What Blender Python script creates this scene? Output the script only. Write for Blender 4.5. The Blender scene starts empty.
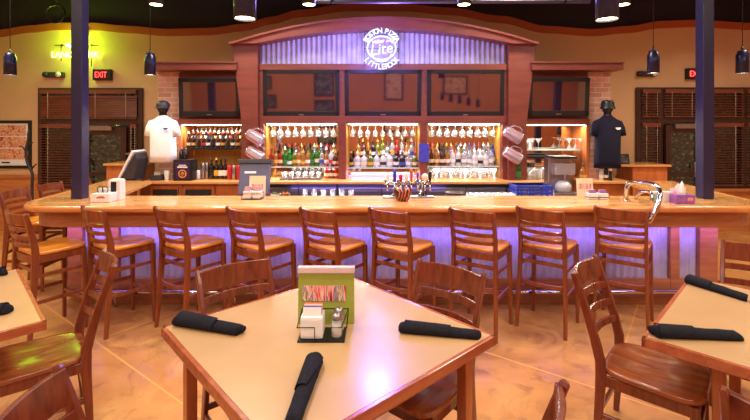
import bpy, bmesh, math, random
from mathutils import Vector, Matrix, noise
random.seed(7)
SC = bpy.context.scene
COL = SC.collection
PI = math.pi
R = math.radians

# ------------------------------------------------------------------ camera, world, lights, exposure
cd = bpy.data.cameras.new('camera')
cd.sensor_width = 36
cd.lens = 36 * 430 / 750
cd.shift_y = -82 / 750
cd.clip_start = 0.02
CAM = bpy.data.objects.new('camera', cd)
COL.objects.link(CAM)
CAM.location = (0, 0, 1.8)
CAM.rotation_euler = (R(90), 0, 0)
SC.camera = CAM

W = bpy.data.worlds.new('world')
SC.world = W
W.use_nodes = True
W.node_tree.nodes['Background'].inputs[0].default_value = (0.02, 0.02, 0.03, 1)
W.node_tree.nodes['Background'].inputs[1].default_value = 0.3

SC.view_settings.view_transform = 'Standard'
SC.view_settings.look = 'None'
SC.view_settings.gamma = 1
SC.view_settings.use_curve_mapping = False
SC.view_settings.exposure = 0.35
SC.cycles.use_denoising = True
SC.cycles.max_bounces = 8
SC.cycles.transparent_max_bounces = 16
SC.cycles.sample_clamp_indirect = 4

WARM = (1.0, 0.88, 0.74)
def area(name, loc, rot, sx, sy, power, color, spread=180):
    l = bpy.data.lights.new(name, 'AREA')
    l.shape = 'RECTANGLE'; l.size = sx; l.size_y = sy
    l.energy = power; l.color = color; l.spread = R(spread)
    o = bpy.data.objects.new(name, l); COL.objects.link(o)
    o.location = loc; o.rotation_euler = rot
    return o
def spot(name, loc, power, color, ang=90, blend=0.8, rad=0.05, rot=(0, 0, 0)):
    l = bpy.data.lights.new(name, 'SPOT')
    l.energy = power; l.color = color; l.spot_size = R(ang); l.spot_blend = blend; l.shadow_soft_size = rad
    o = bpy.data.objects.new(name, l); COL.objects.link(o)
    o.location = loc; o.rotation_euler = rot
    return o
def point(name, loc, power, color, rad=0.05):
    l = bpy.data.lights.new(name, 'POINT')
    l.energy = power; l.color = color; l.shadow_soft_size = rad
    o = bpy.data.objects.new(name, l); COL.objects.link(o)
    o.location = loc
    return o
# fill lights added out of view under the ceiling to brighten the room
for hx in (-4.4, -1.4, 1.6, 4.6):
    area('dining_fill_light', (hx, -1.6, 3.95), (0, 0, 0), 1.3, 1.3, 62, WARM)
    area('dining_fill_light', (hx, 1.5, 3.95), (0, 0, 0), 1.3, 1.3, 46, WARM)
for hx in (-5.0, -1.7, 2.0, 5.4):  # added fill over the bar aisle, its source is unseen
    area('aisle_fill_light', (hx, 5.3, 3.98), (0, 0, 0), 0.8, 0.5, 40, WARM, 140)
# LED strips
PURPLE = (0.33, 0.20, 1.0)
area('counter_led', (-0.1, 6.0, 1.0), (R(35), 0, 0), 2.2, 0.04, 4, PURPLE, 120)
area('bar_front_led', (0.18, 4.19, 0.85), (R(48), 0, 0), 6.8, 0.05, 28, PURPLE, 110)

# ------------------------------------------------------------------ materials
def lin(c):
    r = []
    for v in c[:3]:
        v = v / 255
        r.append(v / 12.92 if v <= 0.04045 else ((v + 0.055) / 1.055) ** 2.4)
    return (*r, 1)
def newmat(name):
    m = bpy.data.materials.new(name); m.use_nodes = True
    nt = m.node_tree
    return m, nt, nt.nodes, nt.links, nt.nodes['Principled BSDF']
def coords(nt, scale=(1, 1, 1), rot=(0, 0, 0)):
    tc = nt.nodes.new('ShaderNodeTexCoord'); mp = nt.nodes.new('ShaderNodeMapping')
    mp.inputs['Scale'].default_value = scale; mp.inputs['Rotation'].default_value = rot
    nt.links.new(tc.outputs['Object'], mp.inputs['Vector'])
    return mp.outputs['Vector']
def ramp(nt, fac, stops):
    r = nt.nodes.new('ShaderNodeValToRGB')
    els = r.color_ramp.elements
    while len(els) < len(stops): els.new(0.5)
    for e, (p, c) in zip(els, stops): e.position = p; e.color = c
    nt.links.new(fac, r.inputs['Fac'])
    return r.outputs['Color']
def noise_tex(nt, vec, scale, detail=3, dist=0.0, rough=0.5):
    n = nt.nodes.new('ShaderNodeTexNoise')
    n.inputs['Scale'].default_value = scale; n.inputs['Detail'].default_value = detail
    n.inputs['Distortion'].default_value = dist; n.inputs['Roughness'].default_value = rough
    nt.links.new(vec, n.inputs['Vector'])
    return n.outputs['Fac']
def plain(name, c, rough=0.5, metal=0.0, var=0.08, scale=12, spec=0.5, coat=0.0):
    m, nt, N, L, b = newmat(name)
    a = lin(c); d = tuple(max(0, v * (1 - var)) for v in a[:3]) + (1,); e = tuple(min(1, v * (1 + var)) for v in a[:3]) + (1,)
    f = noise_tex(nt, coords(nt), scale)
    L.new(ramp(nt, f, [(0.3, d), (0.7, e)]), b.inputs['Base Color'])
    b.inputs['Roughness'].default_value = rough; b.inputs['Metallic'].default_value = metal
    b.inputs['Specular IOR Level'].default_value = spec
    b.inputs['Coat Weight'].default_value = coat; b.inputs['Coat Roughness'].default_value = 0.12
    return m
def wood(name, c1, c2, rough=0.3, axis='x', scale=1.0, coat=0.3, spec=0.5):
    m, nt, N, L, b = newmat(name)
    st = {'x': (1.2, 9, 9), 'y': (9, 1.2, 9), 'z': (9, 9, 1.2)}[axis]
    v = coords(nt, tuple(s * scale for s in st))
    f = noise_tex(nt, v, 3.0, 5, 0.6)
    L.new(ramp(nt, f, [(0.28, lin(c1)), (0.72, lin(c2))]), b.inputs['Base Color'])
    b.inputs['Roughness'].default_value = rough
    b.inputs['Specular IOR Level'].default_value = spec
    b.inputs['Coat Weight'].default_value = coat; b.inputs['Coat Roughness'].default_value = 0.15
    return m
def glow(name, c, s):
    m = bpy.data.materials.new(name); m.use_nodes = True
    nt = m.node_tree; nt.nodes.clear()
    e = nt.nodes.new('ShaderNodeEmission'); o = nt.nodes.new('ShaderNodeOutputMaterial')
    e.inputs[0].default_value = lin(c); e.inputs[1].default_value = s
    nt.links.new(e.outputs[0], o.inputs[0])
    return m
def clear(name, tint, body=0.12, gloss=0.12, bodycol=None):
    """thin glass: tinted see-through, a little body colour, a glossy skin"""
    m = bpy.data.materials.new(name); m.use_nodes = True
    nt = m.node_tree; nt.nodes.clear(); N = nt.nodes; L = nt.links
    o = N.new('ShaderNodeOutputMaterial')
    t = N.new('ShaderNodeBsdfTransparent'); t.inputs[0].default_value = lin(tint)
    d = N.new('ShaderNodeBsdfDiffuse'); d.inputs[0].default_value = lin(bodycol or tint)
    g = N.new('ShaderNodeBsdfGlossy'); g.inputs['Roughness'].default_value = 0.06
    m1 = N.new('ShaderNodeMixShader'); m1.inputs[0].default_value = body
    L.new(t.outputs[0], m1.inputs[1]); L.new(d.outputs[0], m1.inputs[2])
    fr = N.new('ShaderNodeLayerWeight'); fr.inputs[0].default_value = 0.35
    mp = N.new('ShaderNodeMapRange'); mp.inputs[3].default_value = gloss * 0.5; mp.inputs[4].default_value = min(1, gloss * 5)
    L.new(fr.outputs['Facing'], mp.inputs[0])
    m2 = N.new('ShaderNodeMixShader'); L.new(mp.outputs[0], m2.inputs[0])
    L.new(m1.outputs[0], m2.inputs[1]); L.new(g.outputs[0], m2.inputs[2])
    L.new(m2.outputs[0], o.inputs[0])
    return m

M = {}
M['chair'] = wood('chair_wood', (88, 34, 20), (130, 58, 36), 0.26, 'z', 1.0, 0.4)
M['chair_seat'] = wood('chair_seat_wood', (112, 50, 24), (162, 86, 44), 0.2, 'y', 1.0, 0.5)
M['stool'] = wood('stool_wood', (108, 46, 24), (150, 74, 40), 0.28, 'z', 1.0, 0.35)
M['stool_seat'] = wood('stool_seat_wood', (206, 122, 36), (236, 156, 58), 0.24, 'y', 1.0, 0.4)
M['bar_top'] = wood('bar_top_wood', (206, 136, 72), (238, 180, 112), 0.16, 'x', 0.6, 0.5)
M['nosing'] = wood('bar_nosing_wood', (196, 116, 56), (226, 152, 88), 0.2, 'x', 0.8, 0.5)
M['bar_wood'] = wood('bar_panel_wood', (146, 84, 52), (176, 110, 72), 0.35, 'x', 0.7, 0.2)
M['back_wood'] = wood('back_bar_wood', (110, 50, 36), (132, 64, 47), 0.4, 'x', 0.6, 0.15)
M['cab_wood'] = wood('cabinet_wood', (176, 92, 44), (204, 118, 62), 0.35, 'z', 0.7, 0.2)
M['counter'] = wood('counter_wood', (204, 136, 76), (228, 166, 100), 0.25, 'x', 0.7, 0.3)
M['amber_wood'] = wood('amber_panel_wood', (214, 150, 52), (238, 184, 84), 0.4, 'z', 0.7, 0.1)
M['table_edge'] = wood('table_edge_wood', (150, 74, 46), (184, 102, 66), 0.22, 'x', 0.8, 0.5)
M['table_leg'] = wood('table_leg_wood', (150, 76, 40), (186, 108, 62), 0.3, 'z', 0.8, 0.3)
M['laminate'] = plain('table_laminate', (190, 150, 104), 0.3, 0, 0.07, 3.0, 0.5, 0.25)
M['black'] = plain('black_plastic', (20, 19, 21), 0.4, 0, 0.1)
M['black_metal'] = plain('black_metal', (24, 23, 26), 0.35, 0.3, 0.1)
M['charcoal'] = plain('charcoal_plastic', (52, 50, 58), 0.45, 0, 0.1)
M['navy_paint'] = plain('dark_blue_paint', (38, 33, 70), 0.38, 0.0, 0.06)
M['pend'] = plain('pendant_paint', (34, 32, 62), 0.3, 0.25, 0.06)
M['ceiling'] = plain('ceiling_paint', (34, 32, 34), 0.8, 0, 0.15, 2)
M['tan'] = plain('tan_wall_paint', (212, 170, 124), 0.7, 0, 0.05, 1.5)
M['orange'] = plain('orange_band_paint', (176, 88, 36), 0.6, 0, 0.05, 1.5)
M['dark_wall'] = plain('dark_wall_paint', (40, 34, 38), 0.8, 0, 0.15, 1.2)
M['terracotta'] = plain('terracotta_wall_paint', (204, 118, 72), 0.7, 0, 0.06, 1.2)
M['chrome'] = plain('chrome', (205, 200, 200), 0.12, 1.0, 0.03)
M['steel'] = plain('brushed_steel', (168, 164, 170), 0.3, 1.0, 0.06, 20)
M['white'] = plain('white_plastic', (232, 228, 226), 0.4, 0, 0.03)
M['cream'] = plain('cream_card', (226, 212, 180), 0.6, 0, 0.04)
M['red'] = plain('red_plastic', (186, 34, 34), 0.4, 0, 0.05)
M['blue'] = plain('blue_plastic', (40, 62, 170), 0.4, 0, 0.08)
M['blue_card'] = plain('blue_card', (60, 66, 168), 0.5, 0, 0.25, 25)
M['purple'] = plain('purple_card', (148, 92, 168), 0.5, 0, 0.2, 40)
M['pink'] = plain('pink_card', (222, 140, 150), 0.5, 0, 0.2, 40)
M['green_card'] = plain('green_card', (152, 160, 62), 0.55, 0, 0.05, 20)
M['napkin'] = plain('black_napkin_cloth', (28, 26, 34), 0.9, 0, 0.25, 60, 0.2)
M['white_cloth'] = plain('white_cotton', (244, 240, 238), 0.85, 0, 0.03, 8, 0.2)
M['navy_cloth'] = plain('navy_cotton', (26, 26, 42), 0.9, 0, 0.08, 8, 0.2)
M['grill'] = plain('dark_grille', (44, 38, 36), 0.6, 0, 0.1)
M['blind'] = wood('blind_wood', (104, 48, 34), (134, 68, 48), 0.4, 'x', 0.5, 0.1)
M['frame_dark'] = wood('window_frame_wood', (52, 28, 22), (72, 40, 32), 0.4, 'z', 0.5, 0.15)
M['wainscot'] = wood('wainscot_wood', (176, 104, 52), (204, 130, 72), 0.4, 'x', 0.6, 0.15)
M['terminal'] = plain('blue_grey_plastic', (88, 84, 112), 0.45, 0, 0.06)
M['gunmetal'] = plain('gunmetal', (74, 70, 76), 0.35, 0.6, 0.08)
M['tray'] = plain('brown_tray', (58, 30, 24), 0.4, 0, 0.1)

# galvanised corrugated sheet
m, nt, N, L, b = newmat('corrugated_steel')
f = noise_tex(nt, coords(nt, (1, 1, 1)), 6, 4)
L.new(ramp(nt, f, [(0.3, lin((160, 157, 166))), (0.7, lin((190, 187, 196)))]), b.inputs['Base Color'])
b.inputs['Metallic'].default_value = 0.3; b.inputs['Roughness'].default_value = 0.5
M['corr'] = m
# mirror behind the bottles
m, nt, N, L, b = newmat('mirror_glass')
f = noise_tex(nt, coords(nt), 2)
L.new(ramp(nt, f, [(0.3, lin((196, 190, 180))), (0.7, lin((206, 200, 190)))]), b.inputs['Base Color'])
b.inputs['Metallic'].default_value = 1; b.inputs['Roughness'].default_value = 0.02
M['mirror'] = m
# switched-off screen, reddish base colour imitates the reflected room
m, nt, N, L, b = newmat('dark_screen')
f = noise_tex(nt, coords(nt), 3)
L.new(ramp(nt, f, [(0.3, lin((40, 22, 32))), (0.7, lin((46, 26, 36)))]), b.inputs['Base Color'])
b.inputs['Roughness'].default_value = 0.04; b.inputs['IOR'].default_value = 3.0
M['screen'] = m
# night window glass, grey-green patches in its colour imitate reflections
m, nt, N, L, b = newmat('night_glass')
f = noise_tex(nt, coords(nt, (5, 5, 9)), 2.5, 6, 0.2, 0.7)
L.new(ramp(nt, f, [(0.42, lin((12, 14, 14))), (0.56, lin((48, 58, 50))), (0.68, lin((120, 130, 112)))]), b.inputs['Base Color'])
b.inputs['Roughness'].default_value = 0.06; b.inputs['IOR'].default_value = 1.8
M['night'] = m
# stained concrete floor: mottled tans with swirls and saw-cut lines
m, nt, N, L, b = newmat('stained_concrete')
v = coords(nt)
f1 = noise_tex(nt, v, 0.8, 5, 2.2, 0.55)
c1 = ramp(nt, f1, [(0.25, lin((138, 84, 46))), (0.42, lin((196, 134, 78))), (0.55, lin((208, 148, 88))), (0.75, lin((224, 170, 108)))])
f2 = noise_tex(nt, v, 2.2, 6, 3.0, 0.6)
c2 = ramp(nt, f2, [(0.33, lin((176, 150, 128))), (0.47, lin((250, 246, 240))), (0.7, lin((255, 246, 232)))])
mx = N.new('ShaderNodeMix'); mx.data_type = 'RGBA'; mx.blend_type = 'MULTIPLY'; mx.inputs[0].default_value = 0.55
L.new(c1, mx.inputs[6]); L.new(c2, mx.inputs[7])
# saw cuts: a grid turned 53 degrees
v2 = coords(nt, (1, 1, 1), (0, 0, R(36.7)))
sep = N.new('ShaderNodeSeparateXYZ'); L.new(v2, sep.inputs[0])
lines = []
for ax, off in ((0, 0.47), (1, 0.3)):
    a = N.new('ShaderNodeMath'); a.operation = 'ADD'; a.inputs[1].default_value = off; L.new(sep.outputs[ax], a.inputs[0])
    pp = N.new('ShaderNodeMath'); pp.operation = 'PINGPONG'; pp.inputs[1].default_value = 0.9; L.new(a.outputs[0], pp.inputs[0])
    lt = N.new('ShaderNodeMath'); lt.operation = 'LESS_THAN'; lt.inputs[1].default_value = 0.006; L.new(pp.outputs[0], lt.inputs[0])
    lines.append(lt)
mxx = N.new('ShaderNodeMath'); mxx.operation = 'MAXIMUM'; L.new(lines[0].outputs[0], mxx.inputs[0]); L.new(lines[1].outputs[0], mxx.inputs[1])
mk = N.new('ShaderNodeMix'); mk.data_type = 'RGBA'; L.new(mxx.outputs[0], mk.inputs[0])
L.new(mx.outputs[2], mk.inputs[6]); mk.inputs[7].default_value = lin((236, 172, 84))
L.new(mk.outputs[2], b.inputs['Base Color'])
b.inputs['Roughness'].default_value = 0.3; b.inputs['Coat Weight'].default_value = 0.2
M['floor'] = m
# brick
m, nt, N, L, b = newmat('brick')
tc = N.new('ShaderNodeTexCoord'); mp = N.new('ShaderNodeMapping'); mp.inputs['Rotation'].default_value = (R(90), 0, 0)
L.new(tc.outputs['Object'], mp.inputs[0])
br = N.new('ShaderNodeTexBrick'); L.new(mp.outputs[0], br.inputs[0])
br.inputs['Color1'].default_value = lin((208, 156, 132)); br.inputs['Color2'].default_value = lin((184, 128, 106)); br.inputs['Mortar'].default_value = lin((206, 186, 168))
br.inputs['Scale'].default_value = 1; br.inputs['Mortar Size'].default_value = 0.006; br.inputs['Brick Width'].default_value = 0.2; br.inputs['Row Height'].default_value = 0.075
L.new(br.outputs['Color'], b.inputs['Base Color']); b.inputs['Roughness'].default_value = 0.8
M['brick'] = m
# poster art: coloured figures in rows
def poster(name, cols, scale, st=(1, 1, 1)):
    m, nt, N, L, b = newmat(name)
    f = noise_tex(nt, coords(nt, st), scale, 4, 1.5)
    k = [(0.3 + 0.45 * i / (len(cols) - 1), lin(c)) for i, c in enumerate(cols)]
    L.new(ramp(nt, f, k), b.inputs['Base Color']); b.inputs['Roughness'].default_value = 0.35
    return m
M['poster'] = poster('poster_print', [(70, 30, 24), (200, 96, 60), (232, 190, 150), (180, 60, 44), (240, 220, 200)], 13)
M['photo_grey'] = poster('grey_photo_print', [(20, 20, 22), (90, 86, 84), (190, 184, 178)], 9)
M['drinks'] = poster('drinks_photo_print', [(90, 40, 60), (220, 60, 70), (240, 200, 180), (120, 90, 130), (240, 230, 120), (70, 40, 60)], 20, (1, 1, 0.22))

G = {}
G['clear'] = clear('clear_glass', (246, 246, 246), 0.22, 0.14, (238, 238, 238))
G['tumbler'] = clear('tumbler_glass', (250, 250, 250), 0.16, 0.16, (240, 240, 240))
G['pitcher'] = clear('pitcher_plastic', (240, 236, 236), 0.4, 0.12, (225, 215, 215))
G['white'] = clear('frosted_white_glass', (235, 235, 235), 0.65, 0.1, (225, 224, 220))
G['green'] = clear('green_glass', (70, 190, 60), 0.4, 0.1, (40, 140, 40))
G['olive'] = clear('olive_glass', (150, 160, 50), 0.45, 0.1, (130, 140, 40))
G['amber'] = clear('amber_glass', (226, 172, 84), 0.4, 0.1, (196, 138, 58))
G['brown'] = clear('brown_glass', (120, 60, 24), 0.6, 0.1, (90, 42, 20))
G['dark'] = clear('dark_glass', (40, 24, 20), 0.8, 0.1, (34, 20, 18))
G['red'] = clear('red_glass', (200, 50, 30), 0.55, 0.1, (180, 44, 28))
G['blue'] = clear('blue_glass', (90, 120, 220), 0.5, 0.1, (70, 96, 190))
LB = {k: plain('label_' + k, c, 0.5, 0, 0.15, 40) for k, c in {
    'white': (232, 228, 220), 'cream': (226, 208, 160), 'black': (26, 24, 24), 'red': (178, 40, 34), 'gold': (206, 160, 60), 'blue': (52, 70, 150), 'green': (50, 110, 50), 'orange': (220, 120, 40)}.items()}

# ------------------------------------------------------------------ mesh builder
class MB:
    def __init__(self): self.v = []; self.f = []; self.s = []
    def add(self, verts, faces, smooth=False):
        o = len(self.v); self.v += [tuple(p) for p in verts]
        for f in faces: self.f.append([i + o for i in f]); self.s.append(smooth)
        return self
    def box(self, x0, x1, y0, y1, z0, z1, bev=0.0, mat=None):
        if bev <= 0:
            vs = [(x, y, z) for z in (z0, z1) for y in (y0, y1) for x in (x0, x1)]
            fs = [(0, 2, 3, 1), (4, 5, 7, 6), (0, 1, 5, 4), (2, 6, 7, 3), (0, 4, 6, 2), (1, 3, 7, 5)]
            if mat: vs = [mat @ Vector(p) for p in vs]
            return self.add(vs, fs)
        bm = bmesh.new(); bmesh.ops.create_cube(bm, size=1)
        bmesh.ops.scale(bm, vec=(x1 - x0, y1 - y0, z1 - z0), verts=bm.verts)
        bmesh.ops.translate(bm, vec=((x0 + x1) / 2, (y0 + y1) / 2, (z0 + z1) / 2), verts=bm.verts)
        bev = min(bev, 0.45 * min(x1 - x0, y1 - y0, z1 - z0))
        bmesh.ops.bevel(bm, geom=bm.edges[:], offset=bev, segments=2, affect='EDGES', profile=0.7)
        bm.verts.index_update()
        vs = [v.co.copy() for v in bm.verts]; fs = [[v.index for v in f.verts] for f in bm.faces]
        bm.free()
        if mat: vs = [mat @ p for p in vs]
        return self.add(vs, fs)
    def lathe(self, prof, n=16, c=(0, 0, 0), mat=None, smooth=True, cap=True):
        vs = []; fs = []
        for r, z in prof:
            for k in range(n):
                a = 2 * PI * k / n
                vs.append(Vector((c[0] + r * math.cos(a), c[1] + r * math.sin(a), c[2] + z)))
        for i in range(len(prof) - 1):
            for k in range(n):
                a = i * n + k; b_ = i * n + (k + 1) % n
                fs.append((a, b_, b_ + n, a + n))
        if cap:
            if prof[0][0] > 1e-5: fs.append(tuple(reversed(range(n))))
            if prof[-1][0] > 1e-5: fs.append(tuple(range((len(prof) - 1) * n, len(prof) * n)))
        if mat: vs = [mat @ p for p in vs]
        return self.add(vs, fs, smooth)
    def tube(self, pts, rad, n=8, closed=False, flat=1.0):
        pts = [Vector(p) for p in pts]; k = len(pts)
        rads = rad if isinstance(rad, (list, tuple)) else [rad] * k
        vs = []; fs = []; up = None
        for i, p in enumerate(pts):
            if closed: t = pts[(i + 1) % k] - pts[i - 1]
            else: t = pts[min(i + 1, k - 1)] - pts[max(i - 1, 0)]
            t.normalize()
            if up is None:
                up = Vector((0, 0, 1)) if abs(t.z) < 0.9 else Vector((1, 0, 0))
            up = (up - t * up.dot(t)).normalized(); w = t.cross(up)
            for j in range(n):
                a = 2 * PI * j / n
                vs.append(p + (w * math.cos(a) + up * math.sin(a) * flat) * rads[i])
        m_ = k if closed else k - 1
        for i in range(m_):
            for j in range(n):
                a = i * n + j; b_ = i * n + (j + 1) % n; c_ = ((i + 1) % k) * n
                fs.append((a, b_, c_ + (j + 1) % n, c_ + j))
        if not closed:
            fs.append(tuple(reversed(range(n)))); fs.append(tuple(range((k - 1) * n, k * n)))
        return self.add(vs, fs, True)
    def bar(self, pts, w, d, side=(1, 0, 0), ch=0.25):
        """a chamfered rectangular section (w along side, d across) swept along pts"""
        pts = [Vector(p) for p in pts]; k = len(pts); side = Vector(side)
        ws = w if isinstance(w, (list, tuple)) else [w] * k
        ds = d if isinstance(d, (list, tuple)) else [d] * k
        vs = []; fs = []
        for i, p in enumerate(pts):
            t = (pts[min(i + 1, k - 1)] - pts[max(i - 1, 0)]).normalized()
            u = (side - t * side.dot(t)).normalized(); q = t.cross(u)
            a, b_ = ws[i] / 2, ds[i] / 2; c = ch * min(a, b_)
            for x, y in ((a - c, -b_), (a, -b_ + c), (a, b_ - c), (a - c, b_), (-a + c, b_), (-a, b_ - c), (-a, -b_ + c), (-a + c, -b_)):
                vs.append(p + u * x + q * y)
        for i in range(k - 1):
            for j in range(8):
                fs.append((i * 8 + j, i * 8 + (j + 1) % 8, (i + 1) * 8 + (j + 1) % 8, (i + 1) * 8 + j))
        fs.append(tuple(reversed(range(8)))); fs.append(tuple(range((k - 1) * 8, k * 8)))
        return self.add(vs, fs)
    def prism(self, poly, z0, z1, mat=None):
        """poly in xy, counter-clockwise, extruded in z"""
        n = len(poly)
        vs = [Vector((x, y, z0)) for x, y in poly] + [Vector((x, y, z1)) for x, y in poly]
        fs = [tuple(reversed(range(n))), tuple(range(n, 2 * n))] + [(i, (i + 1) % n, n + (i + 1) % n, n + i) for i in range(n)]
        if mat: vs = [mat @ p for p in vs]
        return self.add(vs, fs)
    def prism_y(self, poly, y0, y1):
        """poly in xz, extruded in y"""
        n = len(poly)
        vs = [(x, y0, z) for x, z in poly] + [(x, y1, z) for x, z in poly]
        fs = [tuple(range(n)), tuple(reversed(range(n, 2 * n)))] + [((i + 1) % n, i, n + i, n + (i + 1) % n) for i in range(n)]
        return self.add(vs, fs)
    def text(self, s, size, mat, depth=0.004, align='CENTER', bold=0.0):
        c = bpy.data.curves.new('t', 'FONT'); c.body = s; c.size = size; c.align_x = align; c.extrude = depth / 2; c.resolution_u = 2; c.offset = bold
        o = bpy.data.objects.new('t', c); COL.objects.link(o)
        dg = bpy.context.evaluated_depsgraph_get(); dg.update()
        me = bpy.data.meshes.new_from_object(o.evaluated_get(dg))
        self.add([mat @ v.co for v in me.vertices], [list(p.vertices) for p in me.polygons])
        bpy.data.objects.remove(o); bpy.data.curves.remove(c); bpy.data.meshes.remove(me)
        return self
    def build(self, name, mat, parent=None, autosmooth=False):
        me = bpy.data.meshes.new(name); me.from_pydata(self.v, [], self.f); me.update()
        bm = bmesh.new(); bm.from_mesh(me); bmesh.ops.recalc_face_normals(bm, faces=bm.faces); bm.to_mesh(me); bm.free()
        for p, s in zip(me.polygons, self.s): p.use_smooth = s
        me.materials.append(mat)
        o = bpy.data.objects.new(name, me); COL.objects.link(o)
        if parent: o.parent = parent
        return o
FRONT = Matrix.Rotation(R(90), 4, 'X')          # text in xy -> stands upright, read from -y
def at(x, y, z, rz=0): return Matrix.Translation((x, y, z)) @ Matrix.Rotation(rz, 4, 'Z')
def tag(o, label, cat, group=None, kind=None):
    if label: o['label'] = label
    if cat: o['category'] = cat
    if group: o['group'] = group
    if kind: o['kind'] = kind
    return o
def thing(name, label, cat, loc=(0, 0, 0), rz=0, group=None):
    o = bpy.data.objects.new(name, None); o.empty_display_size = 0.1; COL.objects.link(o)
    o.location = loc; o.rotation_euler = (0, 0, rz)
    return tag(o, label, cat, group)
def struct(o): o['kind'] = 'structure'; return o
def dup(root, loc, rz, label, group=None):
    r = root.copy(); COL.objects.link(r); r.location = loc; r.rotation_euler = (0, 0, rz); r['label'] = label
    if group: r['group'] = group
    for ch in list(root.children):
        c = ch.copy(); COL.objects.link(c); c.parent = r
        for g in list(ch.children):
            d = g.copy(); COL.objects.link(d); d.parent = c
    return r
ORD = 'first second third fourth fifth sixth seventh eighth ninth tenth eleventh twelfth thirteenth fourteenth fifteenth sixteenth seventeenth eighteenth nineteenth twentieth'.split()
# ------------------------------------------------------------------ room shell
X0, X1, Y0, Y1, H = -6.9, 7.6, -3.6, 7.6, 4.25
struct(MB().box(X0, X1, Y0, Y1 + 0.1, -0.1, 0).build('floor', M['floor']))
struct(MB().box(X0, X1, Y0, Y1 + 0.1, H, H + 0.1).build('ceiling', M['ceiling']))
struct(MB().box(X0 - 0.1, X0, Y0, Y1 + 0.1, 0, H).build('wall_left', M['tan']))
struct(MB().box(X1, X1 + 0.1, Y0, Y1 + 0.1, 0, H).build('wall_right', M['tan']))
struct(MB().box(X0, X1, Y0 - 0.1, Y0, 0, H).build('wall_rear', M['terracotta']))
S = 56.6
struct(MB().box(X0, X1, Y1, Y1 + 0.1, 0, H).build('wall_back', M['dark_wall']))
WAVE = [(-40, 37), (0, 31), (35, 26.5), (60, 24), (95, 24), (130, 27), (170, 30), (210, 29), (245, 25), (272, 18), (300, 11), (350, 5), (400, 5), (450, 9), (500, 17), (545, 27), (590, 30), (625, 27), (660, 22), (690, 21), (750, 24), (820, 29)]
def wave_z(x):
    px = x * S + 375
    for (a, ya), (b_, yb) in zip(WAVE, WAVE[1:]):
        if a <= px <= b_:
            t = (px - a) / (b_ - a); t = t * t * (3 - 2 * t)
            return 1.8 + (128 - (ya + (yb - ya) * t)) / S
    return 1.8 + (128 - 30) / S
xs = [X0 + (X1 - X0) * i / 120 for i in range(121)]
def panel_with_holes(y0, y1):
    """tan wall skin: strips that skip the two window openings"""
    mb = MB()
    for a, b_ in zip(xs, xs[1:]):
        mid = (a + b_) / 2
        za, zb = wave_z(a) - 0.12, wave_z(b_) - 0.12
        mb.prism_y([(a, 0.0), (b_, 0.0), (b_, zb), (a, za)], y0, y1)
    return mb
struct(panel_with_holes(Y1 - 0.06, Y1).build('wall_back_lower', M['tan']))
mb = MB()
for a, b_ in zip(xs, xs[1:]):
    mb.prism_y([(a, wave_z(a) - 0.125), (b_, wave_z(b_) - 0.125), (b_, wave_z(b_)), (a, wave_z(a))], Y1 - 0.09, Y1)
struct(mb.build('trim_1', M['orange']))
YW = Y1 - 0.06
def wx(px): return (px - 375) / S
def wz(py): return 1.8 - (py - 128) / S
# wainscot on the back wall, both sides
for n_, (a, b_) in enumerate(((X0, wx(42.5)), (wx(146), wx(160)), (wx(614), wx(633)))):
    o = MB().box(a, b_, YW - 0.03, YW, 0, 0.93).box(a, b_, YW - 0.06, YW, 0.93, 0.99, 0.008).build('trim_%d' % (n_ + 2), M['wainscot'])
    struct(o)

def slats(mb, x0, x1, z0, z1, y, pitch, tilt):
    n = int((z1 - z0) / pitch)
    for i in range(n):
        z = z0 + pitch * (i + 0.5)
        mb.box(x0, x1, -0.0225, 0.0225, -0.0015, 0.0015, 0, Matrix.Translation((0, y, z)) @ Matrix.Rotation(R(tilt), 4, 'X'))
def blind(x0, x1, z0, z1, label, tilt=35, pitch=0.045, group='wood blinds in the windows'):
    t = thing('window_blind', label, 'blind', ((x0 + x1) / 2, YW - 0.08, z0), 0, group)
    w = (x1 - x0) / 2 - 0.008; h = z1 - z0
    mb = MB(); slats(mb, -w, w, 0.045, h - 0.07, 0, pitch, tilt); mb.build('slats', M['blind'], t)
    MB().box(-w, w, -0.03, 0.03, h - 0.07, h, 0.005).build('headrail', M['blind'], t)
    MB().box(-w, w, -0.025, 0.025, 0.01, 0.03, 0.004).build('bottom_rail', M['blind'], t)
    mb = MB()
    for q in (-0.6, 0.6): mb.tube([(q * w, -0.028, 0.02), (q * w, -0.028, h - 0.04)], 0.0025, 5)
    mb.build('cord', M['cream'], t)
    return t
def window(n, name, x0, x1, z0, z1, mull, rail):
    mb = MB()
    for x in [x0 + 0.03] + mull + [x1 - 0.03]: mb.box(x - 0.035, x + 0.035, YW - 0.055, YW, z0, z1)
    for z in (z0 + 0.03, rail, z1 - 0.03): mb.box(x0, x1, YW - 0.054, YW, z - 0.04, z + 0.04)
    o = struct(mb.build(name, M['frame_dark']))
    MB().box(x0, x1, YW - 0.01, YW - 0.002, z0, z1).build('pane', M['night'], o)
    return o
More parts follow.
